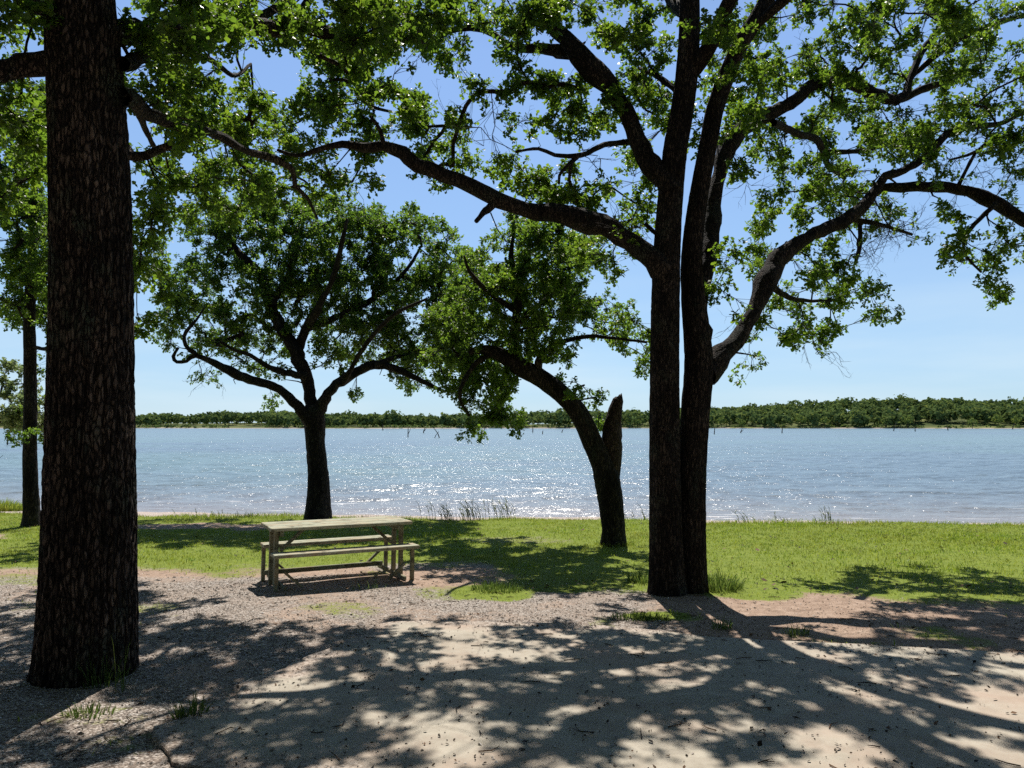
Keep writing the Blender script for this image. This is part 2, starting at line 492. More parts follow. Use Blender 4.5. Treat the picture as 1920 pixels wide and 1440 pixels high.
def masks(x, y):
    wob = (fbm(x * 0.8, y * 0.8, 31) - 0.5) * 1.6
    yb = np.interp(x, BX, BY)
    L = lip(x)
    grass = sstep(-0.7, 0.8, y - yb + wob)
    def blob(cx, cy, rx, ry, k=0.0):
        q = np.hypot((x - cx) / rx, (y - cy) / ry) + (fbm(x * 1.5, y * 1.5, 77) - 0.5) * 1.1
        return 1 - sstep(0.6, 1.15, q)
    bare = np.maximum.reduce([blob(-6.6, 16.1, 2.6, 0.8), blob(-11, 14.3, 2.2, 0.9), blob(0.1, 13.9, 1.3, 0.6) * 0.55,
                              blob(-4.0, 17.3, 1.0, 0.4) * 0.7, blob(-12, 11.3, 2.5, 0.7) * .6])
    grass = grass * (1 - 0.85 * bare)
    tufts = np.maximum.reduce([blob(-0.25, 9.05, 0.55, 0.5), blob(1.45, 7.85, 0.5, 0.35), blob(2.7, 9.0, 0.7, 0.6), blob(0.6, 9.5, 0.7, 0.5),
                               blob(-2.75, 5.0, 0.4, 0.22) * .3, blob(-2.3, 4.55, 0.3, 0.2) * .3])
    spars = sstep(0.55, 0.70, fbm(x * 1.1 + 5, y * 1.1, 55)) * sstep(4.5, 8, y) * (0.42 + .2 * sstep(1.5, 3, x))
    grass = np.clip(np.maximum(grass, np.maximum(tufts, spars * (1 - sstep(0, .3, y - yb)))), 0, 1)
    grass = grass * (1 - sstep(0.05, 0.5, y - L)) * (~in_poly(x, y, PAD))
    red = np.maximum(blob(-0.8, 10.1, 1.9, 1.0), 0.8 * blob(-4.5, 10.4, 3.2, 0.45))
    dirt = np.maximum.reduce([red, sstep(0.9, 2.2, x + (fbm(x, y, 9) - 0.5)) * sstep(4, 6, y), bare, 0.75 * blob(-3.5, 10.5, 2.5, 0.5),
                              0.5 * sstep(0.45, 0.7, fbm(x * 0.9, y * 0.9, 91))])
    sand = sstep(0.2, 0.6, y - L)
    litter = np.maximum(sstep(1.5, 3, x) * sstep(5, 7, y), np.maximum(bare, 0.35))
    return grass, dirt, sand, litter


def axis(segs):
    out = []
    for a, b, n, g in segs:
        t = np.linspace(0, 1, n, endpoint=False)
        out.append(a + (b - a) * t ** g)
    out.append([segs[-1][1]])
    return np.concatenate(out)


def build_ground():
    xs = axis([(-2200, -400, 16, 1), (-400, -60, 30, 1), (-60, -16, 22, 1), (-16, 16, 300, 1), (16, 60, 22, 1), (60, 400, 30, 1), (400, 2200, 17, 1)])
    ys = axis([(-60, -4, 12, 1), (-4, 2, 16, 1), (2, 20, 200, 1), (20, 34, 30, 1), (34, 300, 12, 1), (300, 560, 8, 1), (560, 780, 50, 1), (780, 3000, 14, 1)])
    X, Y = np.meshgrid(xs, ys); x = X.ravel(); y = Y.ravel()
    z = gz(x, y)
    V = np.stack([x, y, z], 1)
    nx = len(xs); i = np.arange(len(ys) - 1)[:, None] * nx; j = np.arange(nx - 1)[None]
    Q = np.stack([i + j, i + j + 1, i + nx + j + 1, i + nx + j], -1).reshape(-1, 4)
    g, d, s, l = masks(x, y)
    near = (np.abs(x) < 17)
    far = (y > 300).astype(float)
    e = y - far_shore(x)
    sandfar = ((y > 300) & (e < 4)).astype(float)
    o = new_mesh_obj('ground', V, [Q], M_GROUND, smooth=True,
                     attrs={'grass': g * (y < 300), 'dirt': d, 'sand': np.where(y > 300, sandfar, s), 'litter': l * (y < 300), 'farland': far * (1 - sandfar)})
    tag(o, kind='structure')


def build_pad():
    # outline resampled with a slightly broken edge
    pts = []
    n = len(PAD)
    for i in range(n):
        a = np.array(PAD[i]); b = np.array(PAD[(i + 1) % n]); m = max(2, int(np.linalg.norm(b - a) / 0.12))
        nn = np.array([-(b - a)[1], (b - a)[0]]); nn /= np.linalg.norm(nn)
        for k in range(m):
            p = a + (b - a) * k / m
            rough = 0.03 if p[0] > 1.0 else 0.16
            pts.append(p + nn * (fbm(np.array([p[0] * 3.]), np.array([p[1] * 3.]), 13)[0] - 0.5) * 2 * rough)
    pts = np.array(pts); N = len(pts)
    if np.sum(pts[:, 0] * np.roll(pts[:, 1], -1) - pts[:, 1] * np.roll(pts[:, 0], -1)) < 0: pts = pts[::-1]
    dirs = np.roll(pts, -6, 0) - np.roll(pts, 6, 0)
    nin = np.stack([-dirs[:, 1], dirs[:, 0]], 1); nin /= np.linalg.norm(nin, axis=1)[:, None]
    soft = 1 - sstep(.9, 1.9, pts[:, 0]) * 0.6
    rings = []; at = []
    for d, dz, e in ((0, -.13, 1), (0, -.007, 1), (.012, 0, 1), (.14, 0, .72), (.30, 0, .4), (.5, 0, 0)):
        q = pts + nin * d
        rings.append(np.c_[q, pad_z(q[:, 0], q[:, 1]) + dz]); at.append(e * soft)
    i = np.arange(N); j = (i + 1) % N
    Q = np.vstack([np.stack([i + k * N, j + k * N, j + (k + 1) * N, i + (k + 1) * N], 1) for k in range(5)])
    o = new_mesh_obj('concrete_pavement', np.vstack(rings), [Q, np.array([i + 5 * N])], M_PAD, attrs={'edge': np.concatenate(at)})
    tag(o, kind='structure')


def pad_z(x, y):
    return -SLOPE * y + 0.016 + 0.006 * (x + 2.2)


def surf_z(x, y):
    return np.where(in_poly(x, y, PAD), pad_z(x, y), gz(x, y))


def wave_h(x, y):
    """short-crested wind chop rolling in towards the bank"""
    wx = x + 0.5 * (fbm(x * .5, y * .5, 90, 2) - .5); wy = y + 1.4 * (fbm(x * .22, y * .3, 91, 3) - .5)
    a = 1 - np.abs(2 * vnoise(wx * .55, wy * 1.05, 92) - 1)
    b = 1 - np.abs(2 * vnoise(wx * 1.3 + 3, wy * 2.1, 93) - 1)
    c = vnoise(x * 3.1, y * 4.3, 94)
    return 0.095 * (a ** 1.5 - .4) + 0.042 * (b ** 1.4 - .4) + 0.012 * (c - .5)


def build_water():
    ys = np.r_[20 * (190 / 20.0) ** np.linspace(0, 1, 430), 190 * (720 / 190.0) ** np.linspace(0.03, 1, 60)]
    us = np.linspace(-1.0, 1.0, 420)
    U, Y = np.meshgrid(us, ys); y = Y.ravel(); x = (U.ravel()) * (y + 6)
    d = y - lip(x)
    shal = np.exp(-np.clip(d - 7, 0, 200) / 6.0) * 0.95
    foam = sstep(6.4, 7.2, d) * (1 - sstep(9.0, 14.5, d))
    z = WATER + wave_h(x, y) * (1 - sstep(120, 190, y)) * (0.35 + .65 * sstep(7, 13, d))
    V = np.stack([x, y, z], 1)
    nx = len(us); i = np.arange(len(ys) - 1)[:, None] * nx; j = np.arange(nx - 1)[None]
    Q = np.stack([i + j, i + j + 1, i + nx + j + 1, i + nx + j], -1).reshape(-1, 4)
    o = new_mesh_obj('lake_water', V, [Q], M_WATER, smooth=True, attrs={'shallow': shal, 'foam': foam})
    tag(o, kind='structure')


# ------------------------------------------------------------------ trees
LEAF_T = np.array([[0, 0, 0], [1, 0, -0.10],
                   [.22, .05, .02], [.38, .20, .05], [.47, .11, .02], [.62, .34, .05], [.78, .29, .0], [.77, .13, .0], [.96, .12, -.07],
                   [.22, -.05, .02], [.38, -.20, .05], [.47, -.11, .02], [.62, -.34, .05], [.78, -.29, .0], [.77, -.13, .0], [.96, -.12, -.07]])
LEAF_TF = [[0, 1, 8, 7, 6, 5, 4, 3, 2], [1, 0, 9, 10, 11, 12, 13, 14, 15]]
LEAF_M = np.array([[0, 0, 0], [1, 0, -.10], [.36, .17, .05], [.47, .09, .02], [.68, .36, .03], [.95, .15, -.05], [.36, -.17, .05], [.47, -.09, .02], [.68, -.36, .03], [.95, -.15, -.05]])
LEAF_MF = [[0, 1, 5, 4, 3, 2], [1, 0, 6, 7, 8, 9]]
LEAF_S = np.array([[0, 0, 0], [1, 0, -.08], [.40, .16, .04], [.66, .34, .04], [.88, .16, -.02], [.40, -.16, .04], [.66, -.34, .04], [.88, -.16, -.02]])
LEAF_SF = [[0, 1, 4, 3, 2], [1, 0, 5, 6, 7]]


def leaves_mesh(name, pos, dirs, nors, size, mat, parent, loc, lobed=True, narrow=1.0):
    T, TF = (LEAF_M, LEAF_MF) if lobed else (LEAF_S, LEAF_SF)
    T = T * np.array([1, narrow, 1])
    d = dirs / (np.linalg.norm(dirs, axis=1)[:, None] + 1e-9)
    n = nors - d * np.sum(nors * d, 1)[:, None]; n /= np.linalg.norm(n, axis=1)[:, None] + 1e-9
    b = np.cross(n, d)
    V = pos[:, None] + size[:, None, None] * (T[None, :, 0:1] * d[:, None] + T[None, :, 1:2] * b[:, None] + T[None, :, 2:3] * n[:, None])
    k = len(T); off = (np.arange(len(pos)) * k)[:, None, None]
    Fc = (np.array(TF)[None] + off).reshape(-1, len(TF[0]))
    return new_mesh_obj(name, V.reshape(-1, 3), [Fc], mat, parent, loc)


def catmull(pts, step):
    pts = np.asarray(pts, float)
    if len(pts) < 2: return pts
    p = np.vstack([2 * pts[0] - pts[1], pts, 2 * pts[-1] - pts[-2]])
    out = []
    for i in range(1, len(p) - 2):
        m = max(2, int(np.linalg.norm(p[i + 1][:3] - p[i][:3]) / step))
        for t in np.arange(m) / m:
            out.append(0.5 * ((2 * p[i]) + (-p[i - 1] + p[i + 1]) * t + (2 * p[i - 1] - 5 * p[i] + 4 * p[i + 1] - p[i + 2]) * t * t + (-p[i - 1] + 3 * p[i] - 3 * p[i + 1] + p[i + 2]) * t ** 3))
    out.append(p[-2])
    return np.array(out)


def limb(Y0, Y1, pts, step=0.12):
    """traced limb: (px, py, width_px) with world distance running from Y0 to Y1 -> xyz + radius"""
    a = np.array(pts, float)
    seg = np.r_[0, np.cumsum(np.hypot(*np.diff(a[:, :2], axis=0).T))]; s = seg / seg[-1]
    ys = Y0 + (Y1 - Y0) * s
    q = np.array([np.r_[P(x, y, Yy), w / 2 * Yy / F] for (x, y, w), Yy in zip(a, ys)])
    return catmull(q, step)


def smooth_noise3(n, amp, r):
    k = max(4, n // 5)
    c = r.normal(0, 1, (k, 3)); t = np.linspace(0, k - 1, n)
    return amp * np.stack([np.interp(t, np.arange(k), c[:, i]) for i in range(3)], 1)


class Tree:
    def __init__(s, name, label, base, bark, leaf, seed, group=None, leafsize=0.068, lobed=True, rc=0.3, tufts=7, per=7, rtip=0.0035, sides=10):
        s.root = thing(name, label, 'tree', base, group)
        s.base = np.array(base); s.bark = bark; s.leaf = leaf; s.r = np.random.default_rng(seed)
        s.limbs = []; s.pts = []; s.rad = []; s.cl = []; s.bare = []
        s.leafsize, s.lobed, s.rc, s.tufts, s.per, s.rtip, s.sides = leafsize, lobed, rc, tufts, per, rtip, sides
        s.mb = MB(); s.mul = 2.1

    def add_limb(s, L, sides=None, attach=True, mb=None, rough=0.10, jitter=0.24):
        L = np.asarray(L, float).copy(); n = len(L); L[:, 3] *= 0.86
        nz = smooth_noise3(n, 1.0, s.r) * (L[:, 3] * jitter)[:, None]
        nz[0] = 0
        L[:, :3] += nz
        kk = s.r.normal(0, 1, (n, 3)); kk[0] = 0
        L[:, :3] += kk * (L[:, 3] * .09)[:, None]
        L[:, 3] *= 1 + .16 * np.exp(-((np.arange(n)[:, None] - s.r.integers(0, n, max(1, n // 9))[None]) / 1.1) ** 2).sum(1).clip(0, 1)
        for q in range(2, n - 2):
            if s.r.random() < .16 and L[q, 3] > .02:
                T = L[q + 1, :3] - L[q - 1, :3]; T /= np.linalg.norm(T) + 1e-9
                dd = s.r.normal(0, 1, 3); dd -= T * (dd @ T); dd /= np.linalg.norm(dd); dd = dd + T * .7 + s.r.normal(0, .2, 3)
                ln = s.r.uniform(.07, .38); r0 = min(L[q, 3] * .3, .022) * s.r.uniform(.5, 1)
                b0 = L[q, :3] + dd * L[q, 3] * .6; mid = b0 + dd * ln * .5 + s.r.normal(0, .03, 3)
                tube(mb or s.mb, [b0, mid, mid + dd * ln * .5 + s.r.normal(0, .05, 3)], [r0, r0 * .7, r0 * .4], 6)
        sd = sides or (int(np.clip(L[:, 3].max() * 90, 7, 20)))
        prof = 1 + rough * (s.r.random((n, sd)) - 0.5) * 2
        prof += rough * 1.2 * np.interp(np.arange(n), np.linspace(0, n - 1, max(3, n // 4)), s.r.normal(0, 1, max(3, n // 4)))[:, None]
        tube(mb or s.mb, L[:, :3], L[:, 3], sd, True, prof)
        if attach:
            s.pts.append(L[:, :3]); s.rad.append(L[:, 3])

    def px(s, x, y, rx, ry, dens, Y, dY, bare=0.0):
        """foliage mass seen at pixel x,y"""
        pr = s.rc * F / Y
        n = max(1, int(round(dens * math.pi * rx * ry / (pr * pr * 1.15))))
        for _ in range(n):
            a = s.r.random() * 2 * math.pi; q = math.sqrt(s.r.random())
            Yy = Y + dY * (s.r.random() * 2 - 1)
            s.cl.append(P(x + rx * q * math.cos(a), y + ry * q * math.sin(a), Yy))
            s.bare.append(s.r.random() < bare)

    def ell(s, c, rad, n, bare=0.0, lo=0.35):
        n = int(n * 1.6)
        for _ in range(n):
            d = s.r.normal(0, 1, 3); d /= np.linalg.norm(d); q = (lo + (1 - lo) * s.r.random()) ** 0.6
            s.cl.append(np.array(c) + d * np.array(rad) * q); s.bare.append(s.r.random() < bare)

    def grow(s):
        r = s.r
        C = np.array(s.cl); bare = np.array(s.bare)
        pts = np.concatenate(s.pts); prad = np.concatenate(s.rad)
        ok = np.ones(len(pts), bool)
        nodes = [p for p in pts]; par = [-1] * len(nodes); cap = list(prad); own = [0] * len(nodes)
        ndir = []
        for L in s.pts:
            T = np.gradient(L, axis=0); T /= np.linalg.norm(T, axis=1)[:, None] + 1e-9; ndir += list(T)
        NA = np.array(nodes)
        # attach high or outer parts rather than the lower bole
        w = np.where(prad > 0.11, 1.25, 1.0)
        D = np.linalg.norm(C[:, None] - NA[None], axis=2) * w[None]
        best = D.argmin(1); bd = D.min(1)
        todo = np.ones(len(C), bool); branches = []
        for _ in range(len(C)):
            i = int(np.where(todo, bd, 1e9).argmin()); todo[i] = False
            a = best[i]; A = nodes[a]; B = C[i]; d = B - A; ln = np.linalg.norm(d)
            if ln < 0.05: branches.append((i, [a])); continue
            m = int(np.clip(ln / 0.16, 3, 14))
            t = np.linspace(0, 1, m + 1)[1:]
            td = np.array(ndir[a]); td = td * 0.5 + r.normal(0, 0.35, 3) + np.array([0, 0, 0.25])
            ctrl = A + d * 0.45 + td * ln * 0.28
            path = (1 - t)[:, None] ** 2 * A + 2 * ((1 - t) * t)[:, None] * ctrl + (t ** 2)[:, None] * B
            wv = smooth_noise3(m, 0.035 * ln ** 0.6, r); wv[-1] *= 0.3
            wv += r.normal(0, 0.012, (m, 3))
            path = path + wv
            idx = [a]; prev = a; new = []
            for q in path:
                nodes.append(q); par.append(prev); cap.append(1e9); prev = len(nodes) - 1; idx.append(prev); new.append(q)
                ndir.append(d / ln)
            branches.append((i, idx))
            nn = np.array(new); st = len(nodes) - len(new)
            rem = np.where(todo)[0]
            if len(rem):
                dd = np.linalg.norm(C[rem][:, None] - nn[None], axis=2)
                mi = dd.argmin(1); mv = dd[np.arange(len(rem)), mi]
                up = mv < bd[rem]
                bd[rem[up]] = mv[up]; best[rem[up]] = st + mi[up]
        cnt = np.zeros(len(nodes))
        for i, idx in branches: cnt[idx[-1]] += 1
        for k in range(len(nodes) - 1, -1, -1):
            if par[k] >= 0: cnt[par[k]] += cnt[k]
        bm = MB()
        NA = np.array(nodes)
        for i, idx in branches:
            if len(idx) < 2: continue
            rr = s.rtip * 1.35 * np.maximum(cnt[idx], 1) ** 0.46
            rr[0] = min(max(rr[1], s.rtip), cap[idx[0]] * 0.8)
            rr[1:] = np.minimum(rr[1:], np.linspace(rr[0] * 1.05, min(rr[-1], rr[0]), len(rr) - 1))
            tube(bm, NA[idx], rr, 5 if rr[0] < 0.02 else 7)
        # twiglets and leaves
        LP, LD, LN, LS = [], [], [], []
        for (i, idx) in branches:
            c = C[i]; base_dir = NA[idx[-1]] - NA[idx[max(0, len(idx) - 3)]] if len(idx) > 1 else np.array([0, 0, 1.])
            base_dir = base_dir / (np.linalg.norm(base_dir) + 1e-9)
            isb = bare[i]
            k = max(3, int(s.tufts * r.uniform(1.0, 2.4))) if not isb else 5
            size = s.rc * r.uniform(0.7, 1.3)
            for q in range(k):
                d = r.normal(0, 1, 3) + base_dir * 0.35; d /= np.linalg.norm(d)
                e = c + d * np.array([1, 1, 0.8]) * size * r.uniform(0.25, 0.95) * (1.7 if isb else 1)
                st = NA[idx[max(0, len(idx) - 1 - int(r.integers(0, 3)))]]
                mid = (st + e) / 2 + r.normal(0, 0.04, 3) * (1.6 if isb else 1)
                rt = s.rtip * (0.8 if not isb else 0.95)
                tube(bm, [st, mid, e], [rt, rt * .8, rt * .5], 3)
                if isb:
                    stack = [(mid, (e - mid) / (np.linalg.norm(e - mid) + 1e-9), r.uniform(.22, .5), rt * 1.25, 0)]
                    while stack:
                        p0, dd, ln, rr, dep = stack.pop()
                        pp = [p0]; rs = [rr]
                        for q3 in range(3):
                            dd = dd + r.normal(0, .32, 3); dd /= np.linalg.norm(dd)
                            pp.append(pp[-1] + dd * ln / 3); rs.append(rr * (1 - .22 * (q3 + 1)))
                            if dep < 2 and r.random() < .75:
                                nd = dd + r.normal(0, .75, 3); stack.append((pp[-1], nd / np.linalg.norm(nd), ln * r.uniform(.35, .65), rr * .62, dep + 1))
                        tube(bm, pp, rs, 3)
                    if r.random() < 0.85: continue
                m = max(4, int(s.per * s.mul * r.uniform(0.7, 1.5)))
                tw = e - mid; tw /= np.linalg.norm(tw) + 1e-9
                ld = tw * 0.45 + r.normal(0, 0.75, (m, 3)); ld[:, 2] -= 0.12
                LP.append(e + (mid - e) * (r.random((m, 1)) * 0.6) + r.normal(0, 0.022, (m, 3))); LD.append(ld)
                LN.append(np.c_[r.normal(0, .6, (m, 2)), np.ones(m)]); LS.append(s.leafsize * r.uniform(0.6, 1.4, m))
        LP, LD, LN, LS = map(np.concatenate, (LP, LD, LN, LS))
        s.mb.build('trunk', s.bark, s.root, s.base, True)
        bm.build('branches', s.bark, s.root, s.base, True)
        leaves_mesh('crown', LP, LD, LN, LS, s.leaf, s.root, s.base, s.lobed)
        print(s.root.name, 'clusters', len(C), 'leaves', len(LP))


def trunk_profile(L, sides, r, amp, flare=0.0, h0=0.6):
    """deep furrowed bark relief for a near bole"""
    n = len(L); th = np.arange(sides) / sides
    S = np.r_[0, np.cumsum(np.linalg.norm(np.diff(L[:, :3], axis=0), axis=1))]
    T2, S2 = np.meshgrid(th, S)
    wob = (fbm(T2 * 14, S2 * 2.2, 5, 2) - .5) * 0.05
    u = (T2 + wob)
    rid = np.abs(((u * 36 + 0.8 * fbm(T2 * 12, S2 * 3, 8, 2)) % 1) - 0.5) * 2
    cut = np.abs(((S2 * 7.5 + 3 * vnoise(np.floor(u * 36), S2 * 0 + 1, 4) + fbm(T2 * 30, S2 * 6, 6, 2)) % 1) - 0.5) * 2
    f = np.minimum(sstep(0.05, 0.5, rid), sstep(0.0, 0.22, cut) * .6 + .4)
    prof = 1 + amp * (f - 0.6) + amp * 0.6 * (fbm(T2 * 60, S2 * 22, 2, 2) - .5)
    lob = 1 + flare * np.exp(-S2 / h0) * (0.6 + 0.8 * (fbm(np.cos(T2 * 2 * math.pi) * 1.8 + 5, np.sin(T2 * 2 * math.pi) * 1.8 + 5, 3, 2)))
    lob += 0.05 * (fbm(np.cos(T2 * 2 * math.pi) * 1.2 + 3, np.sin(T2 * 2 * math.pi) * 1.2 + 3 + S2 * .6, 21, 2) - .5)
    seam = prof[:, :1]
    return prof * lob


def bole(tree, L, sides=160, amp=0.07, flare=0.12, k=0.94):
    L = L.copy(); L[:, 3] *= k
    prof = trunk_profile(L, sides, tree.r, amp, flare)
    tube(tree.mb, L[:, :3], L[:, 3], sides, True, prof)
    tree.pts.append(L[:, :3]); tree.rad.append(L[:, 3])


def sink(L, d=0.15):
    """start a trunk a little below ground"""
    a = L[0].copy(); a[2] -= d
    return np.vstack([a, L])


def build_trees():
    # --- T1 the big near bole on the left
    g = G(160, 1262); Y = g[1]
    t = Tree('oak_tree', 'massive oak with thick furrowed dark bole nearest the camera, grass tuft at its foot', g, BARK_NEAR, LEAF_A, 1, leafsize=0.068, rc=0.3, tufts=7, per=7)
    L = limb(Y, Y + 0.1, [(158, 1270, 182), (162, 1220, 174), (165, 1130, 170), (168, 960, 165), (170, 800, 160), (172, 600, 153), (170, 400, 148), (163, 200, 143), (156, 90, 138), (150, 0, 132), (148, -150, 120), (150, -350, 100), (160, -560, 80), (165, -800, 55), (150, -1000, 30)], 0.045)
    bole(t, sink(L), 200, 0.08, 0.06, 0.915)
    A = t.add_limb
    A(limb(Y, Y - 0.6, [(150, 120, 70), (95, 118, 64), (50, 124, 58), (0, 132, 54), (-90, 120, 46), (-200, 80, 36), (-330, 60, 20)]))
    A(limb(Y, Y + 1.5, [(160, 30, 60), (60, 0, 40), (40, -10, 34), (0, -60, 30), (-120, -160, 20)]))
    A(limb(Y, Y + 4.2, [(180, 70, 60), (250, 64, 50), (300, 72, 44), (345, 58, 42), (390, 68, 40), (440, 55, 38), (520, 58, 38), (560, 46, 34), (610, 58, 30), (680, 75, 22), (740, 60, 16), (800, 30, 10)]))
    A(limb(Y + 2.4, Y + 3.1, [(440, 55, 22), (475, 35, 24), (520, 12, 20), (590, -30, 16), (660, -90, 10)]))
    A(limb(Y + 2.9, Y + 3.4, [(545, 45, 24), (570, 15, 20), (610, -40, 14)]))
    A(limb(Y + 2.95, Y + 4.4, [(565, 60, 14), (585, 95, 12), (640, 125, 10), (662, 155, 9), (693, 197, 8), (735, 210, 5)]))
    A(limb(Y, Y + 5.0, [(225, 180, 44), (262, 205, 32), (300, 222, 24), (335, 236, 20), (400, 250, 19), (460, 280, 17), (520, 302, 16), (548, 322, 14), (552, 350, 11), (575, 372, 9), (595, 410, 6)]))
    A(limb(Y + 2.0, Y + 1.6, [(225, 265, 22), (258, 293, 20), (290, 283, 17), (324, 272, 15)]))
    A(limb(Y, Y + 2.4, [(240, 185, 20), (262, 215, 14), (275, 250, 12), (292, 285, 10)]))
    A(limb(Y, Y + 3.5, [(230, 120, 34), (300, 95, 20), (350, 95, 14), (400, 115, 12), (440, 140, 9), (470, 120, 6)]))
    A(limb(Y, Y - 3.0, [(150, -200, 70), (260, -420, 55), (450, -700, 40), (700, -900, 24)]))
    A(limb(Y, Y + 4.0, [(150, -150, 70), (300, -300, 55), (480, -420, 40), (700, -500, 24)]))
    A(limb(Y, Y + 1.5, [(150, -250, 60), (-50, -450, 50), (-300, -600, 34), (-500, -640, 20)]))
    p = t.px
    D = 9.0
    for (x, y, rx, ry, dn, yy, dy) in [
        (300, 50, 70, 60, 1.5, 7, 1.5), (400, 30, 70, 45, 1.7, 7.5, 1.5), (520, 20, 70, 40, 1.5, 8, 1.5), (620, 40, 60, 50, 1.6, 8.3, 1.2), (700, 60, 60, 60, 1.5, 8.5, 1.2),
        (290, 150, 60, 60, 1.8, 7, 1.3), (370, 160, 40, 45, 1.2, 8, 1.3), (430, 220, 60, 50, 1.4, 8.8, 1.4), (330, 250, 60, 40, 1.3, 8.5, 1.4), (490, 170, 35, 30, .9, 9, 1), (500, 235, 50, 40, 1.3, 9.2, 1.2),
        (450, 310, 60, 40, 1.3, 9.5, 1.4), (370, 330, 60, 40, 1.2, 9.5, 1.4), (290, 330, 45, 50, 1.2, 8.5, 1.4), (430, 370, 70, 35, 1.1, 10, 1.4), (560, 250, 30, 35, .9, 9, 1), (600, 130, 40, 60, 1.6, 9, 1), (650, 190, 50, 60, 1.5, 9, 1), (600, 220, 40, 50, 1.2, 9.3, 1),
        (270, 420, 25, 45, 1.3, 8, 1.2), (280, 520, 30, 45, 1.3, 8, 1.2), (268, 600, 20, 40, 1.0, 8, 1.0), (300, 560, 22, 28, .8, 9, 1),
        (40, 50, 60, 50, 1.6, 6.5, 1.5), (40, 220, 60, 60, 1.5, 8, 2), (30, 330, 50, 60, 1.5, 8.5, 2), (-80, 200, 80, 120, 1.0, 7, 1.5),
        (480, 350, 60, 35, 1.0, 9.5, 1), (570, 350, 50, 30, .8, 9.5, 1), (350, 400, 40, 30, .8, 9.5, 1), (720, 20, 60, 35, 1.6, 8.5, 1.2), (790, 40, 40, 35, 1.2, 8.5, 1)]:
        if x > 330 and y > 80: yy += 1.9; dy += .5
        p(x, y, rx, ry, dn * 1.8, yy, dy)
    t.ell((-3.2, 5.0, 8.3), (4.0, 3.6, 2.4), 80)
    t.ell((-2.2, 8.7, 7.3), (2.8, 2.0, 1.1), 24)
    t.ell((-0.4, 9.5, 7.6), (1.8, 1.4, .9), 6)
    t.grow()

    # --- T2 double-stemmed oak on the right
    g = G(1268, 1112); Y = g[1]
    t = Tree('oak_tree', 'twin-stemmed oak right of centre with long crooked limbs spreading both ways', g, BARK, LEAF_A, 2, leafsize=0.068, rc=0.3, tufts=7, per=7)
    A = t.add_limb
    LA = limb(Y, Y + .1, [(1252, 1122, 74), (1250, 1080, 64), (1248, 1000, 60), (1246, 850, 57), (1246, 700, 55), (1248, 560, 54), (1250, 480, 52), (1256, 380, 48), (1266, 280, 46), (1280, 200, 44), (1290, 110, 42), (1293, 0, 38), (1290, -150, 32), (1275, -350, 22), (1280, -520, 12)], 0.06)
    bole(t, sink(LA), 72, 0.09, 0.12, .96)
    LB = limb(Y + .12, Y + .3, [(1297, 1118, 60), (1297, 1050, 52), (1298, 900, 50), (1303, 780, 53), (1310, 690, 54), (1306, 620, 50), (1300, 560, 46), (1297, 480, 40), (1308, 380, 36), (1328, 270, 34), (1345, 190, 34), (1385, 90, 32), (1430, 15, 30), (1480, -90, 24), (1520, -230, 16), (1540, -380, 8)], 0.06)
    bole(t, sink(LB), 72, 0.09, 0.12, .96)
    A(limb(Y + .3, Y + 3.9, [(1312, 640, 44), (1322, 560, 36), (1333, 480, 34), (1338, 400, 33), (1348, 330, 32), (1366, 270, 32), (1400, 235, 30), (1450, 213, 29), (1490, 190, 28), (1520, 165, 27), (1560, 151, 27), (1610, 160, 25), (1650, 180, 24), (1690, 186, 22), (1706, 150, 18), (1722, 105, 16), (1745, 75, 14), (1775, 40, 10)]), sides=16)
    A(limb(Y + 3.9, Y + 4.1, [(1690, 186, 16), (1740, 165, 14), (1790, 150, 10), (1840, 120, 6)]))
    A(limb(Y + .3, Y + 3.6, [(1318, 700, 56), (1350, 668, 46), (1385, 632, 40), (1418, 580, 37), (1442, 525, 35), (1470, 478, 32), (1510, 446, 30), (1550, 426, 28), (1588, 410, 27), (1618, 384, 24), (1640, 356, 21), (1664, 328, 18), (1686, 322, 17), (1705, 312, 17), (1728, 298, 16), (1755, 270, 15), (1790, 243, 14), (1830, 236, 12), (1880, 230, 10), (1930, 205, 8), (2000, 170, 5)]), sides=18)
    A(limb(Y + 3.2, Y + 2.0, [(1628, 372, 18), (1652, 352, 17), (1690, 354, 19), (1740, 352, 22), (1800, 356, 25), (1860, 377, 27), (1920, 413, 26), (2000, 462, 22), (2080, 500, 15), (2150, 520, 7)]), sides=16)
    A(limb(Y + 3.5, Y + 3.8, [(1588, 408, 15), (1625, 418, 12), (1665, 425, 9), (1710, 440, 6)]))
    A(limb(Y + 3.6, Y + 3.7, [(1612, 412, 10), (1614, 440, 9), (1610, 470, 9), (1603, 495, 6)], .08))
    A(limb(Y + 2.3, Y + 2.1, [(1870, 380, 10), (1830, 420, 9), (1810, 450, 8), (1812, 480, 6), (1840, 510, 5)]))
    A(limb(Y + 2.6, Y + 2.3, [(1795, 352, 9), (1812, 320, 8), (1826, 290, 6)]))
    A(limb(Y + 3.3, Y + 4.0, [(1920, 265, 10), (1870, 258, 9), (1830, 285, 7), (1780, 300, 5)]))
    A(limb(Y + .6, Y + 4.0, [(1450, 230, 16), (1490, 250, 15), (1530, 262, 14), (1548, 295, 12), (1560, 318, 10), (1600, 320, 8)]))
    A(limb(Y + 2.8, Y + 3.6, [(1550, 285, 11), (1590, 285, 10), (1625, 282, 8), (1660, 275, 5)]))
    A(limb(Y + 3.6, Y + 3.2, [(1705, 150, 12), (1760, 100, 14), (1820, 60, 13), (1880, 38, 12), (1950, 20, 8)]))
    A(limb(Y + 2.3, Y + 3.8, [(1440, 530, 16), (1480, 560, 14), (1530, 565, 11), (1580, 560, 7)]))
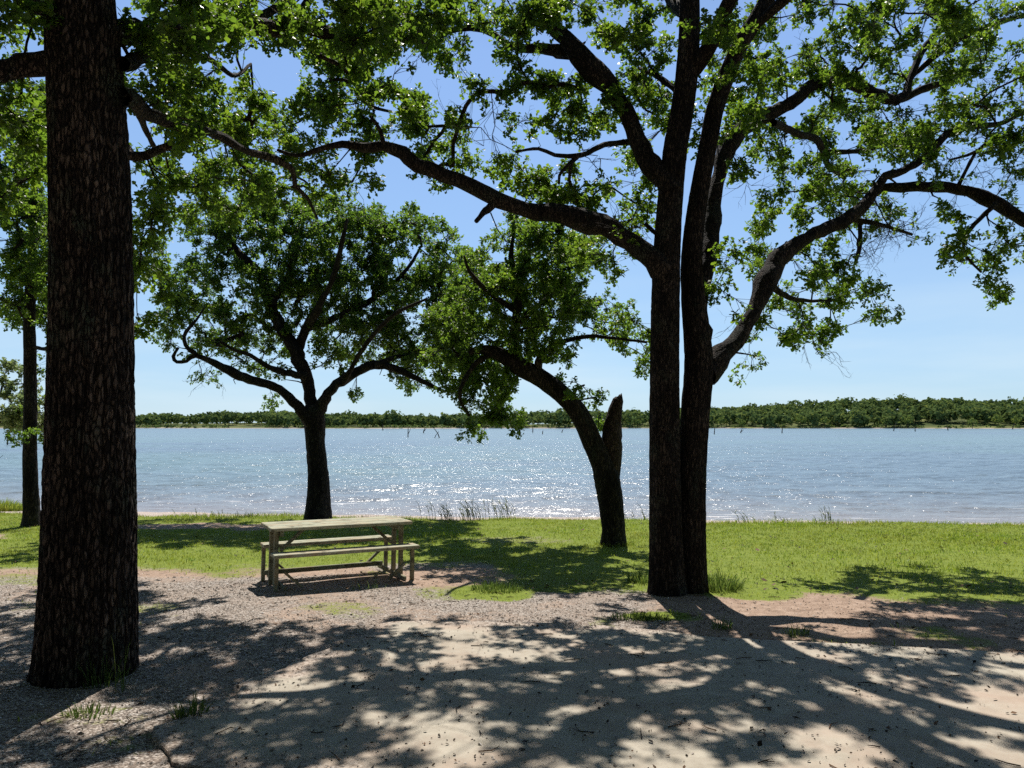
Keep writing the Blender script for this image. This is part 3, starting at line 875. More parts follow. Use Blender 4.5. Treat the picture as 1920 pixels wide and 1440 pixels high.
    A(limb(Y, Y - .35, [(1250, 510, 60), (1222, 488, 52), (1180, 455, 46), (1130, 427, 42), (1080, 412, 39), (1030, 402, 38), (980, 391, 36), (930, 374, 36), (880, 347, 33), (830, 327, 30), (780, 306, 28), (752, 286, 25), (716, 272, 22), (680, 278, 20), (640, 270, 17), (590, 282, 13), (555, 292, 9), (520, 280, 6)]), sides=18)
    A(limb(Y - .15, Y - .35, [(932, 376, 20), (918, 388, 17), (904, 398, 14), (892, 414, 12)], 0.06))
    A(limb(Y - .3, Y - .5, [(720, 274, 10), (712, 245, 8), (694, 218, 6)]))
    A(limb(Y, Y + 1.0, [(1258, 360, 48), (1235, 322, 40), (1206, 295, 38), (1188, 255, 36), (1168, 205, 34), (1140, 160, 35), (1100, 112, 36), (1060, 65, 34), (1020, 25, 30), (1000, -30, 24), (960, -130, 16), (900, -200, 8)]), sides=16)
    A(limb(Y + .8, Y + 2.6, [(1080, 100, 26), (1023, 94, 22), (983, 92, 20), (950, 82, 18), (930, 64, 16), (907, 54, 15), (857, 55, 13), (800, 80, 9), (770, 60, 6)]))
    A(limb(Y + .4, Y - .4, [(1180, 266, 14), (1133, 273, 13), (1090, 290, 12), (1040, 287, 11), (1010, 277, 9), (967, 284, 6)], .08))
    A(limb(Y + .1, Y - .3, [(1085, 292, 10), (1053, 322, 8), (1048, 345, 5)], .08))
    A(limb(Y, Y + .8, [(1278, 175, 18), (1255, 160, 14), (1227, 140, 11), (1200, 128, 7)]))
    A(limb(Y + .1, Y - 1.5, [(1293, 140, 34), (1330, 80, 34), (1368, 0, 30), (1420, -120, 24), (1500, -260, 14)]))
    A(limb(Y + .1, Y - 2.5, [(1290, -60, 30), (1180, -200, 26), (1050, -330, 20), (900, -420, 12)]))
    A(limb(Y + .3, Y - 1.5, [(1400, 60, 24), (1500, -20, 22), (1620, -60, 18), (1750, -60, 12), (1850, -20, 7)]))
    A(limb(Y + .2, Y + 3.5, [(1290, 40, 30), (1220, -60, 26), (1180, -160, 20), (1150, -260, 12)]))
    A(limb(Y + .7, Y + .6, [(1210, 420, 9), (1232, 440, 8)]))
    p = t.px
    for (x, y, rx, ry, dn, yy, dy) in [
        (860, 15, 70, 30, 1.4, 9, 1), (700, 130, 60, 60, 1.5, 9, .9), (740, 220, 60, 60, 1.5, 8.7, .8), (810, 250, 60, 50, 1.6, 8.6, .7), (840, 300, 45, 25, 1.3, 8.5, .5), (680, 310, 35, 40, 1.2, 8.4, .5), (700, 350, 15, 15, .8, 8.3, .3), (800, 350, 30, 30, .9, 8.3, .4), (580, 290, 50, 40, 1.2, 8.4, .6), (620, 330, 35, 30, 1.1, 8.4, .6),
        (820, 100, 40, 40, .9, 9, .8), (880, 120, 40, 40, .8, 9.2, .8), (950, 30, 60, 40, 1.5, 9, 1), (1050, 20, 70, 40, 1.6, 9, 1), (1150, 30, 70, 45, 1.6, 9, 1.2), (1220, 60, 40, 60, 1.2, 9.3, 1),
        (960, 130, 40, 40, 1.1, 9.3, .8), (930, 190, 40, 30, .8, 9, .6), (1040, 170, 60, 55, 1.5, 9.3, .9), (1110, 220, 60, 45, 1.5, 9.2, .9), (990, 235, 35, 35, 1.2, 8.8, .5), (1060, 240, 40, 25, 1.0, 8.9, .5), (1190, 170, 50, 60, 1.5, 9.4, .9), (1240, 220, 30, 50, 1.2, 9.5, .8), (1215, 300, 30, 40, .9, 9.2, .6),
        (960, 330, 50, 35, 1.5, 8.5, .7), (1030, 345, 60, 45, 1.5, 8.6, .8), (1110, 370, 60, 40, 1.2, 8.7, .8), (1180, 390, 50, 45, 1.0, 8.8, .8), (1190, 330, 40, 30, .9, 9, .6), (1150, 470, 60, 45, 1.1, 9.2, .8), (1180, 520, 40, 35, .8, 9.2, .7),
        (1330, 50, 50, 50, 1.4, 9, 1), (1420, 80, 55, 60, 1.5, 9.3, 1), (1390, 160, 60, 45, 1.5, 9.4, 1), (1450, 140, 25, 35, 1.1, 9.4, .7), (1370, 230, 50, 40, 1.3, 9.6, .8), (1310, 250, 35, 45, 1.1, 9.6, .8), (1420, 215, 40, 35, 1.2, 9.8, .8), (1500, 10, 60, 22, 1.2, 9, 1), (1370, 330, 20, 30, .9, 9.8, .5), (1365, 495, 20, 40, .9, 9.6, .6), (1350, 545, 20, 22, .8, 9.6, .6),
        (1620, 30, 45, 30, 1.2, 10.2, .8), (1635, 90, 36, 32, 1.5, 10.4, .5), (1560, 125, 40, 25, .9, 10.4, .5), (1520, 150, 25, 25, .7, 10.2, .5), (1650, 150, 36, 30, 1.1, 10.8, .5), (1590, 195, 50, 30, 1.3, 10.6, .6), (1500, 250, 60, 35, 1.1, 10.3, .8), (1450, 290, 40, 30, 1.2, 10.2, .7), (1540, 300, 50, 30, .9, 10.4, .7), (1630, 230, 30, 40, 1.1, 10.8, .5), (1670, 275, 60, 40, 1.6, 10.9, .7), (1720, 235, 40, 30, 1.0, 11, .6),
        (1740, 150, 50, 40, 1.3, 11, .7), (1810, 70, 60, 35, 1.4, 11, .7), (1800, 120, 50, 35, 1.2, 11, .7), (1760, 20, 70, 30, 1.8, 8.2, .8), (1690, 10, 50, 20, 1.4, 8.5, .8),
        (1500, 370, 60, 40, 1.3, 10.4, .9), (1580, 350, 60, 40, 1.4, 10.6, .9), (1640, 390, 45, 40, 1.1, 10.6, .8), (1450, 410, 40, 40, 1.1, 10.2, .8), (1540, 420, 50, 35, 1.2, 10.4, .8),
        (1500, 500, 60, 40, 1.5, 10.2, .9), (1560, 530, 45, 40, 1.4, 10.4, .8), (1480, 590, 50, 45, 1.4, 10.2, .8), (1540, 600, 50, 35, 1.3, 10.3, .8), (1630, 570, 30, 35, 1.2, 10.6, .5), (1610, 530, 25, 20, 1.0, 10.6, .5), (1430, 500, 30, 35, 1.0, 9.8, .6), (1430, 640, 25, 25, .8, 9.6, .5), (1408, 692, 18, 14, .9, 9.4, .2)]:
        if x < 900 and y < 340: yy += 2.2; dy += .5
        elif x < 1250 and y < 270: yy += .8
        elif x < 1250: yy += 1.9; dy += .3
        elif x > 1400: yy += 2.1; dy += .6
        p(x, y, rx, ry, dn * 1.15, yy, dy)
    for (x, y, rx, ry, dn, yy, dy) in [(1500, 650, 50, 35, .5, 10, .5), (1650, 440, 70, 60, .6, 10.6, .6), (1540, 110, 40, 30, .7, 10.2, .5), (1500, 60, 40, 40, .5, 9.6, .5), (1680, 60, 40, 40, .6, 10.6, .5), (1400, 370, 40, 40, .5, 9.7, .5), (860, 270, 40, 40, .4, 8.6, .4), (1200, 440, 50, 60, .5, 8.9, .5), (1700, 220, 40, 40, .6, 11, .5), (770, 130, 40, 40, .4, 9, .5), (1400, 560, 40, 60, .4, 9.7, .4), (1690, 460, 60, 50, .8, 11.5, .5), (1640, 60, 40, 40, .6, 11, .5), (1520, 250, 50, 40, .4, 11, .5), (1800, 300, 60, 40, .5, 11.2, .5), (1100, 300, 60, 40, .5, 8.9, .5), (940, 250, 40, 30, .4, 9, .4), (1225, 440, 30, 40, .6, 8.9, .3)]:
        p(x, y, rx, ry, dn, yy, dy, bare=1.0)
    for (x, y, rx, ry, dn) in [(1760, 260, 50, 35, 1.3), (1800, 215, 50, 35, 1.3), (1870, 230, 50, 40, 1.5), (1890, 170, 35, 45, 1.3), (1840, 280, 40, 25, 1.1), (1910, 280, 30, 25, 1.1), (1900, 20, 40, 30, 1.2), (1890, 90, 30, 25, .8), (1780, 400, 35, 25, 1.2), (1850, 410, 50, 25, 1.0), (1800, 440, 35, 30, 1.1), (1870, 450, 35, 30, 1.0), (1795, 500, 28, 30, 1.3), (1835, 500, 25, 30, 1.1), (1860, 535, 18, 20, 1.1), (1878, 555, 8, 12, .9), (1920, 330, 30, 25, .7), (1950, 450, 40, 40, 1.0), (1740, 320, 40, 20, .8), (1920, 480, 20, 30, .8),
                              (2050, 350, 80, 80, .9), (2050, 180, 100, 80, .9), (2250, 250, 120, 120, .8)]:
        t.px(x, y, rx, ry, dn * 0.85, Y + 2.4, 1.0)
    for (x, y, rx, ry, dn) in [(1850, 330, 60, 40, .7), (1720, 400, 40, 40, .6), (1890, 360, 40, 30, .6)]:
        t.px(x, y, rx, ry, dn, Y + 2.4, .7, bare=1.0)
    t.ell((6.6, 11.0, 7.6), (3.0, 2.4, 1.8), 34)
    t.ell((1.8, 8.4, 8.8), (4.6, 3.6, 2.3), 34)
    t.ell((4.6, 10.2, 7.8), (3.0, 2.2, 1.4), 18)
    t.ell((1.5, 6.2, 7.4), (2.6, 1.6, .8), 8)
    t.grow()

    # --- T3 spreading oak on the bank left of centre
    g = G(597, 972); Y = g[1]
    t = Tree('oak_tree', 'spreading oak standing at the lake edge straight behind the picnic table', g, BARK_FAR, LEAF_C, 3, leafsize=0.068, lobed=False, rc=0.36, tufts=8, per=8, rtip=0.005)
    A = t.add_limb
    bole(t, sink(limb(Y, Y, [(597, 976, 52), (597, 950, 46), (597, 900, 40), (592, 840, 37), (590, 795, 40), (588, 765, 38)], 0.08)), 40, 0.08, 0.12)
    A(limb(Y, Y - 1.0, [(585, 810, 26), (570, 778, 24), (545, 745, 20), (515, 723, 18), (470, 710, 17), (425, 694, 16), (388, 675, 13), (366, 665, 12), (350, 676, 10), (332, 678, 9), (325, 668, 8), (334, 652, 6)]))
    A(limb(Y - .9, Y - .6, [(368, 666, 11), (354, 656, 9), (346, 640, 8), (350, 622, 7), (368, 600, 6), (384, 575, 3)]))
    A(limb(Y, Y + .8, [(588, 775, 34), (580, 730, 30), (568, 690, 29), (556, 655, 28), (535, 620, 25), (514, 585, 24), (500, 545, 22), (480, 505, 18), (450, 475, 14), (430, 440, 10), (415, 405, 6)]))
    A(limb(Y, Y - .6, [(594, 775, 26), (612, 748, 24), (640, 720, 22), (670, 698, 20), (700, 685, 18), (730, 690, 16), (770, 708, 14), (800, 720, 11), (835, 735, 6)]))
    A(limb(Y - .5, Y + .5, [(700, 685, 14), (745, 668, 12), (790, 664, 10), (830, 672, 7)]))
    A(limb(Y, Y - 1.5, [(572, 705, 18), (545, 700, 14), (505, 688, 12), (470, 665, 11), (440, 655, 8), (415, 640, 6)]))
    A(limb(Y + .3, Y - 1.2, [(556, 655, 20), (575, 610, 18), (600, 570, 16), (625, 520, 13), (640, 460, 10), (650, 410, 6)]))
    A(limb(Y + .3, Y + 1.5, [(575, 620, 16), (640, 590, 14), (700, 560, 12), (760, 510, 9), (790, 460, 6)]))
    A(limb(Y + .2, Y + 1.8, [(510, 575, 14), (540, 520, 13), (560, 460, 10), (570, 410, 6)]))
    A(limb(Y - .4, Y - 2.0, [(640, 720, 12), (690, 640, 11), (740, 590, 9), (800, 560, 6)]))
    for (x, y, rx, ry, dn) in [(400, 420, 50, 45, 1.0), (470, 410, 60, 45, 1.4), (545, 430, 60, 50, 1.5), (620, 430, 60, 50, 1.5), (690, 430, 50, 40, 1.6), (745, 430, 50, 45, 1.5), (810, 450, 40, 35, 1.3), (840, 500, 40, 40, 1.4),
                              (420, 490, 45, 40, 0.9), (500, 510, 60, 50, 1.5), (580, 510, 60, 50, 1.7), (660, 520, 60, 50, 1.7), (740, 520, 60, 50, 1.7), (800, 560, 60, 50, 1.6), (860, 570, 40, 50, 1.3),
                              (340, 530, 45, 28, 1.2), (330, 580, 45, 35, 1.2), (390, 570, 40, 40, 1.2), (450, 580, 50, 40, 1.3), (440, 640, 60, 35, 1.3), (380, 640, 40, 25, .9), (530, 640, 40, 40, .9), (500, 690, 40, 20, .8), (400, 705, 30, 12, .9), (520, 755, 14, 12, .7),
                              (630, 600, 60, 50, 1.4), (700, 610, 60, 50, 1.6), (770, 640, 60, 45, 1.5), (830, 650, 50, 45, 1.4), (620, 670, 40, 30, .8), (700, 660, 50, 25, 1.0), (780, 700, 50, 25, 1.1), (660, 745, 12, 10, .6), (560, 560, 50, 40, 1.2), (380, 470, 40, 60, 1.2), (450, 385, 60, 25, 1.2), (600, 385, 70, 22, 1.0), (880, 510, 30, 50, 1.4), (870, 640, 40, 50, 1.3), (320, 620, 30, 25, 1.0)]:
        t.px(x, y, rx, ry, dn * 1.8, Y + 1.3, 1.5)
    for (x, y, rx, ry, dn) in [(660, 400, 40, 30, .4), (380, 680, 40, 30, .6), (420, 450, 40, 50, .4)]:
        t.px(x, y, rx, ry, dn, Y, 1.0, bare=1.0)
    t.grow()

    # --- T4 leaning oak with a snapped stem
    g = G(1150, 1022); Y = g[1]
    t = Tree('oak_tree', 'leaning oak behind the twin-stemmed one, with a snapped off bare stem beside its bent trunk', g, BARK_FAR, LEAF_B, 4, leafsize=0.068, lobed=True, rc=0.32, tufts=7, per=8, rtip=0.0042)
    A = t.add_limb
    bole(t, sink(limb(Y, Y, [(1150, 1026, 50), (1150, 1000, 44), (1146, 950, 46), (1138, 900, 50), (1130, 870, 44), (1112, 832, 40), (1096, 795, 38), (1078, 765, 37), (1052, 738, 36), (1015, 710, 36), (975, 688, 36), (945, 668, 30), (910, 656, 20), (880, 660, 12)], 0.07)), 44, 0.09, 0.12)
    sm = MB()
    L = limb(Y + .05, Y + .12, [(1140, 905, 40), (1146, 860, 38), (1147, 825, 37), (1149, 795, 32), (1154, 768, 25), (1159, 750, 19)], 0.06)
    n = len(L); sd = 18
    prof = trunk_profile(L, sd, t.r, 0.12, 0.0)
    tube(sm, L[:, :3], L[:, 3], sd, False, prof)
    # jagged splintered top
    top = sm.V[0][-sd:]; tipz = t.r.uniform(0.0, 0.05, sd) + 0.5 * (top[:, 0] - top[:, 0].min())
    tip = top * 0.6 + L[-1, :3] * 0.4; tip[:, 2] += tipz; tip[:, 0] += 0.01
    cen = L[-1, :3] - np.array([0, 0, 0.05])
    j = np.arange(sd); k = (j + 1) % sd
    V = np.vstack([top, tip, cen[None]])
    sm.add(V, np.stack([j, k, sd + k, sd + j], 1), np.stack([sd + j, sd + k, np.full(sd, 2 * sd)], 1))
    o = sm.build('broken_stem', DEADWOOD, t.root, t.base, True)
    o['label'] = 'snapped off bare brown stem with a jagged top'
    A(limb(Y, Y + .4, [(985, 695, 26), (966, 660, 26), (966, 620, 24), (970, 575, 22), (966, 530, 17), (958, 480, 11), (965, 430, 6)]))
    A(limb(Y, Y - .8, [(1010, 705, 16), (1015, 665, 14), (1050, 642, 12), (1100, 630, 11), (1150, 634, 9), (1212, 642, 6)]))
    A(limb(Y, Y - .5, [(930, 662, 16), (895, 680, 13), (872, 710, 10), (862, 745, 7), (880, 780, 5)]))
    A(limb(Y, Y + 1.2, [(966, 610, 15), (1010, 570, 12), (1060, 540, 9), (1100, 530, 5)]))
    A(limb(Y, Y - 1.2, [(970, 585, 14), (920, 550, 12), (880, 510, 9), (870, 480, 5)]))
    A(limb(Y, Y - .3, [(1068, 755, 8), (1080, 730, 6), (1095, 722, 4)]))
    A(limb(Y, Y, [(1078, 756, 5), (1095, 748, 4), (1115, 745, 3)], .05), sides=5)
    for (x, y, rx, ry, dn) in [(960, 440, 50, 35, 1.5), (1030, 450, 60, 40, 1.5), (1090, 470, 40, 35, 1.1), (920, 500, 50, 45, 1.5), (990, 510, 60, 45, 1.6), (1060, 520, 50, 40, 1.3), (890, 570, 50, 50, 1.5), (960, 580, 60, 50, 1.7), (1030, 570, 60, 45, 1.5), (1090, 600, 40, 35, 1.4),
                              (900, 640, 60, 40, 1.7), (990, 640, 60, 35, 1.5), (1050, 640, 40, 35, 1.2), (870, 680, 50, 40, 1.6), (930, 710, 45, 45, 1.6), (900, 750, 45, 40, 1.2), (955, 760, 30, 35, 1.1), (880, 795, 16, 16, .9), (960, 800, 10, 18, 1.0), (905, 808, 8, 8, .7), (820, 700, 40, 40, 1.0), (840, 620, 40, 50, 1.2),
                              (1040, 700, 22, 14, .9), (1080, 722, 25, 12, .6), (1165, 600, 28, 28, 1.2), (1190, 630, 35, 25, 1.2), (1200, 680, 22, 25, 1.0), (1115, 560, 25, 22, .8), (1120, 800, 6, 5, .5), (1117, 745, 3, 3, .3)]:
        t.px(x, y, rx, ry, dn * 1.75, Y + .9, 1.7)
    t.grow()

    # --- T5 slim tree far left
    g = G(59, 986); Y = g[1]
    t = Tree('oak_tree', 'slender straight tree at the lawn edge seen left of the massive near bole', g, BARK_FAR, LEAF_B, 5, leafsize=0.068, lobed=False, rc=0.36, tufts=8, per=8, rtip=0.005)
    A = t.add_limb
    bole(t, sink(limb(Y, Y, [(60, 988, 36), (59, 960, 29), (56, 860, 25), (57, 760, 24), (56, 660, 22), (55, 590, 21), (60, 500, 18), (62, 400, 15), (66, 300, 11), (60, 200, 7), (50, 120, 4)], 0.1)), 36, 0.08, 0.12)
    A(limb(Y, Y - .8, [(55, 600, 12), (30, 575, 10), (0, 560, 8), (-50, 540, 5)]))
    A(limb(Y, Y + .8, [(57, 560, 12), (90, 520, 11), (130, 470, 9), (170, 430, 5)]))
    A(limb(Y, Y + .8, [(60, 460, 11), (20, 420, 9), (-30, 390, 5)]))
    A(limb(Y, Y - 1.2, [(56, 650, 9), (90, 655, 8), (140, 640, 5)]))
    for (x, y, rx, ry, dn) in [(40, 420, 60, 60, 1.5), (20, 500, 60, 45, 1.6), (70, 480, 50, 60, 1.6), (40, 560, 60, 35, 1.5), (80, 590, 30, 40, 1.3), (30, 610, 30, 18, .8), (90, 660, 25, 40, .7), (130, 520, 60, 80, 1.0), (40, 320, 60, 60, 1.4), (20, 240, 60, 60, 1.3), (60, 160, 60, 60, 1.2), (-60, 450, 60, 90, 1.0), (270, 470, 35, 60, 1.1), (75, 740, 20, 30, .6), (80, 800, 16, 22, .7), (45, 815, 8, 5, .5)]:
        t.px(x, y, rx, ry, dn * 1.5, Y, 1.6)
    t.grow()

    # --- T7 pale small tree on the shore, far left
    Yb = 21.0; xb = -14.6
    g = np.array([xb, Yb, gz1(xb, Yb)])
    t = Tree('willow_tree', 'small pale grey green tree on the shore at the far left, beyond the slender trunk', g, BARK_FAR, LEAF_P, 8, leafsize=0.09, lobed=False, rc=0.36, tufts=8, per=9, rtip=0.005)
    px0 = 960 + xb / Yb * F
    A = t.add_limb
    A(sink(limb(Yb, Yb, [(px0, 985, 14), (px0 + 2, 920, 10), (px0 + 8, 860, 8), (px0 + 5, 800, 6), (px0 + 12, 730, 4)])))
    A(limb(Yb, Yb - .4, [(px0 + 8, 800, 4), (0, 780, 3), (35, 760, 3), (60, 730, 2)]))
    A(limb(Yb, Yb + .4, [(px0 + 5, 830, 7), (-10, 780, 5), (5, 720, 4)]))
    for (x, y, rx, ry, dn) in [(20, 700, 25, 20, 1.0), (40, 730, 35, 30, 1.1), (10, 750, 40, 30, 1.1), (50, 780, 40, 25, 1.1), (10, 790, 45, 20, 1.2), (60, 690, 18, 30, .7), (-40, 740, 40, 60, 1.0), (90, 760, 20, 40, 1.0), (85, 810, 14, 18, .8)]:
        t.px(x, y, rx, ry, dn * 0.8, Yb, .8)
    t.grow()


# ------------------------------------------------------------------ far shore
def crown_faces(r, c, rad, n, s):
    d = r.normal(0, 1, (n, 3)); d[:, 2] = np.where(d[:, 2] < -0.5, -d[:, 2], d[:, 2]); d /= np.linalg.norm(d, axis=1)[:, None]
    q = (0.55 + 0.45 * r.random(n)) ** 0.7
    lump = 1 + 0.22 * np.sin(d[:, 0] * 4 + c[0]) * np.sin(d[:, 1] * 4 + c[1]) + 0.15 * np.sin(d[:, 2] * 6 + c[0] * 3)
    p = np.asarray(c) + d * np.asarray(rad) * (q * lump)[:, None]
    nn = d + r.normal(0, 0.5, (n, 3)); nn /= np.linalg.norm(nn, axis=1)[:, None]
    a = np.cross(nn, r.normal(0, 1, (n, 3))); a /= np.linalg.norm(a, axis=1)[:, None]; b = np.cross(nn, a)
    sz = s * r.uniform(0.6, 1.3, n)
    k = 5; ang = np.arange(k) * 2 * math.pi / k
    rr = r.uniform(0.6, 1.2, (n, k))
    V = p[:, None] + sz[:, None, None] * rr[..., None] * (np.cos(ang)[None, :, None] * a[:, None] + np.sin(ang)[None, :, None] * b[:, None])
    return V.reshape(-1, 3), (np.arange(n)[:, None] * k + np.arange(k)[None])


def build_far():
    r = np.random.default_rng(5)
    mb = MB()
    for i in range(2300):
        y = 600 + 190 * r.random() ** 1.3; x = r.uniform(-0.85, 0.85) * y
        e = y - far_shore(x)
        u = x / y * F + 960
        if e < (7 if u > 500 else 16): continue
        if 310 < u < 500 and e < 60: continue
        if 1730 < u < 1815 and e < 45: continue
        h = (r.uniform(5.5, 11) + 3.5 * float(fbm(np.array([x * .03]), np.array([y * .03]), 6)[0]) + (3 if r.random() < .06 else 0)) * (1.0 if x > 0 else 0.85); w = h * r.uniform(0.38, 0.55)
        z = gz1(x, y)
        V, Fc = crown_faces(r, (x, y, z + h * 0.55), (w, w, h * 0.5), 90, 1.25)
        mb.add(V, Fc)
        mb.add(*blade_v(np.array([x, y, z]), h * 0.5, 0.3))
    # rough shrubs and tall grass along the far waterline
    for i in range(420):
        x = r.uniform(-520, 560); y = far_shore(x) + r.uniform(3, 9); u = x / y * F + 960
        if 430 < u < 480 or r.random() < 0.25: continue
        h = r.uniform(1.0, 3.0)
        V, Fc = crown_faces(r, (x, y, gz1(x, y) + h * 0.4), (h * 1.1, h * .8, h * 0.6), 16, 0.7); mb.add(V, Fc)
    o = mb.build('far_wood', FARLEAF); tag(o, 'dense dark green wood covering the far shore of the lake', 'wood', kind='stuff')
    mb = MB()  # unseen trees added out of view to block sky light and deepen the shade
    for i in range(64):
        x = r.uniform(-26, 26); y = -5 - 24 * r.random(); h = r.uniform(10, 17); w = r.uniform(2.4, 3.8)
        z = gz1(x, y)
        V, Fc = crown_faces(r, (x, y, z + h * .56), (w, w, h * .46), 420, .34); mb.add(V, Fc)
        tube(mb, [(x, y, z - .2), (x + .1, y, z + h * .3), (x, y, z + h * .7)], [.28, .2, .1], 9)
    for i in range(46):
        sd = 1 if r.random() < .5 else -1
        y = r.uniform(-4, 13); x = sd * (abs(y) * .72 + 6 + 10 * r.random()); h = r.uniform(8, 14); w = r.uniform(2.0, 3.2); z = gz1(x, y)
        if abs(x) < .74 * (y + 0) + w + 1.5: x = sd * (.74 * y + w + 1.5)
        V, Fc = crown_faces(r, (x, y, z + h * .58), (w, w, h * .42), 380, .3); mb.add(V, Fc)
        tube(mb, [(x, y, z - .2), (x + .1, y, z + h * .3), (x, y, z + h * .7)], [.25, .18, .1], 9)
    for i in range(26):  # unseen crowns added overhead, keeping zenith light off the foreground
        x = r.uniform(-9, 9); y = r.uniform(-7, 2.0); w = r.uniform(1.6, 2.6)
        V, Fc = crown_faces(r, (x, y, r.uniform(9.5, 13) + max(0, y)), (w, w, 1.3), 260, .28); mb.add(V, Fc)
    o = mb.build('sky_block_wood', FARLEAF); tag(o, 'unseen oak wood added behind, beside and above the viewpoint to block sky light', 'wood', kind='stuff')
    # lighter trees one can tell apart at the waterline of the far right shore
    spec = [(1352, 9), (1390, 7), (1445, 8), (1500, 10), (1545, 8.5), (1605, 9), (1660, 8), (1700, 10), (1822, 8), (1870, 9.5), (1905, 8), (1180, 8), (1195, 7), (1100, 7.5)]
    protos = []
    for k in range(3):
        h = 10.0; w = 4.6
        V, Fc = crown_faces(r, (0, 0, h * 0.56), (w, w, h * 0.46), 170, 0.85)
        tb = MB(); tube(tb, [(0, 0, -.5), (.1, 0, 2.5), (0, 0, 5.5)], [.3, .24, .15], 7)
        protos.append((tb, V, Fc))
    first = {}
    for i, (u, h) in enumerate(spec):
        y = 612 + 8 * r.random(); x = (u - 960) / F * y; y = float(far_shore(x)) + r.uniform(6, 12); x = (u - 960) / F * y
        root = thing('shore_tree', 'rounded paler green tree at the waterline in front of the dark far wood', 'tree', (x, y, gz1(x, y)), 'pale trees along the far waterline')
        root.scale = (h / 10,) * 3; root.rotation_euler = (0, 0, r.random() * 6)
        k = i % 3
        if k not in first:
            tb, V, Fc = protos[k]
            first[k] = (tb.build('trunk', BARK_FAR, root), new_mesh_obj('crown', V, [Fc], FARLEAF_P, root))
        else:
            for s in first[k]:
                c = s.copy(); COL.objects.link(c); c.parent = root
    # drowned snags
    sn = [(718, 807, 11, -1, 0, 'short thin dead snag in the lake left of the two-pronged one'),
          (765, 819, 21, 0, 1, 'two-pronged dead snag standing upright in the lake left of the leaning oak crown'),
          (793, 812, 12, 5, 1, 'stubby forked snag just left of the crossed dead branches'),
          (826, 821, 22, -16, 2, 'pair of crossed dead branches rising from the lake'),
          (999, 811, 13, 0, 0, 'stout straight stump in the lake left of the leaning trunk'),
          (1017, 814, 7, 1, 0, 'tiny stub in the lake just right of the stout straight stump'),
          (1053, 811, 6, 3, 0, 'short leaning stick in the lake nearest the leaning trunk'),
          (1339, 814, 14, 2, 0, 'dead snag just right of the twin-stemmed oak'),
          (1388, 812, 8, 4, 1, 'low tangle of sticks in the lake right of the twin-stemmed oak'),
          (1466, 812, 13, 2, 0, 'thin upright snag below the end of the low right limb'),
          (1675, 808, 15, 6, 0, 'tall leaning snag in the lake before the far right wood'),
          (1716, 809, 6, 0, 0, 'tiny stub between the two leaning snags on the right'),
          (1778, 807, 10, -3, 0, 'snag leaning left in front of the far grassy gap'),
          (1898, 805, 11, 5, 0, 'rightmost snag in the lake, leaning to the right')]
    for (u, v, hp, lean, kind, lab) in sn:
        Y = (EYE - WATER) * F / (v - 796.0)
        b = P(u, v, Y); sc = Y / F; h = hp * sc; lx = lean * sc; rr = max(0.07, 1.0 * sc)
        m = MB()
        tube(m, [b + [0, 0, -.8], b + [lx * .3, 0, h * .35], b + [lx * .6, .1, h * .65], b + [lx, 0, h]], [rr, rr * .85, rr * .7, rr * .35], 7)
        if kind == 1:
            tube(m, [b + [lx * .3 + .0, 0, h * .25], b + [lx * .3 + 3 * sc, 0, h * .5], b + [lx * .3 + 5 * sc, 0, h * .8]], [rr * .7, rr * .5, rr * .25], 6)
        if kind == 2:
            tube(m, [b + [-14 * sc, 0, -.8], b + [-9 * sc, .3, 5 * sc], b + [-3 * sc, .3, 12 * sc]], [rr * .8, rr * .6, rr * .3], 6)
            b = b + np.array([10 * sc, 0, 0])
        o = m.build('dead_snag', M_SNAG, None, b, True); tag(o, lab, 'dead tree', 'drowned snags in the lake')
    # railing of a pier far left
    Y = 112.0; root = thing('pier_railing', 'thin dark railing on posts over the water at the far left', 'railing', P(50, 833, Y))
    base = np.array(root.location)
    for u in (14, 41, 66, 92):
        m = MB(); a = P(u, 834, Y)
        tube(m, [a + [0, 0, -.6], a + [0, 0, .6], a + [0, 0, 1.0 if u != 14 else 1.25]], [.09, .085, .08], 8); m.build('post', M_METAL, root, base, True)
    for v in (825,):
        m = MB(); tube(m, [P(12, v, Y - .1), P(60, v, Y - .1), P(110, v + 1, Y - .1)], [.07] * 3, 8); m.build('rail', M_METAL, root, base, True)
    m = MB(); c = (P(12, 831, Y + .2) + P(110, 831, Y + .2)) / 2
    tube(m, [P(12, 831, Y - .1), P(60, 831, Y - .1), P(110, 832, Y - .1)], [.045] * 3, 8); m.build('lower_rail', M_METAL, root, base, True)


# ------------------------------------------------------------------ small vegetation
def blade_v(p, h, w, lean=(0, 0), ang=0.0, taper=0.5):
    """one blade: quad + tip triangle"""
    a = np.array([math.cos(ang), math.sin(ang), 0]) * w / 2
    l = np.array([lean[0], lean[1], 0])
    m = p + np.array([0, 0, h * 0.55]) + l * 0.35
    t = p + np.array([0, 0, h]) + l
    return np.array([p - a, p + a, m + a * .8, m - a * .8, t]), np.array([[0, 1, 2, 3]]), np.array([[3, 2, 4]])


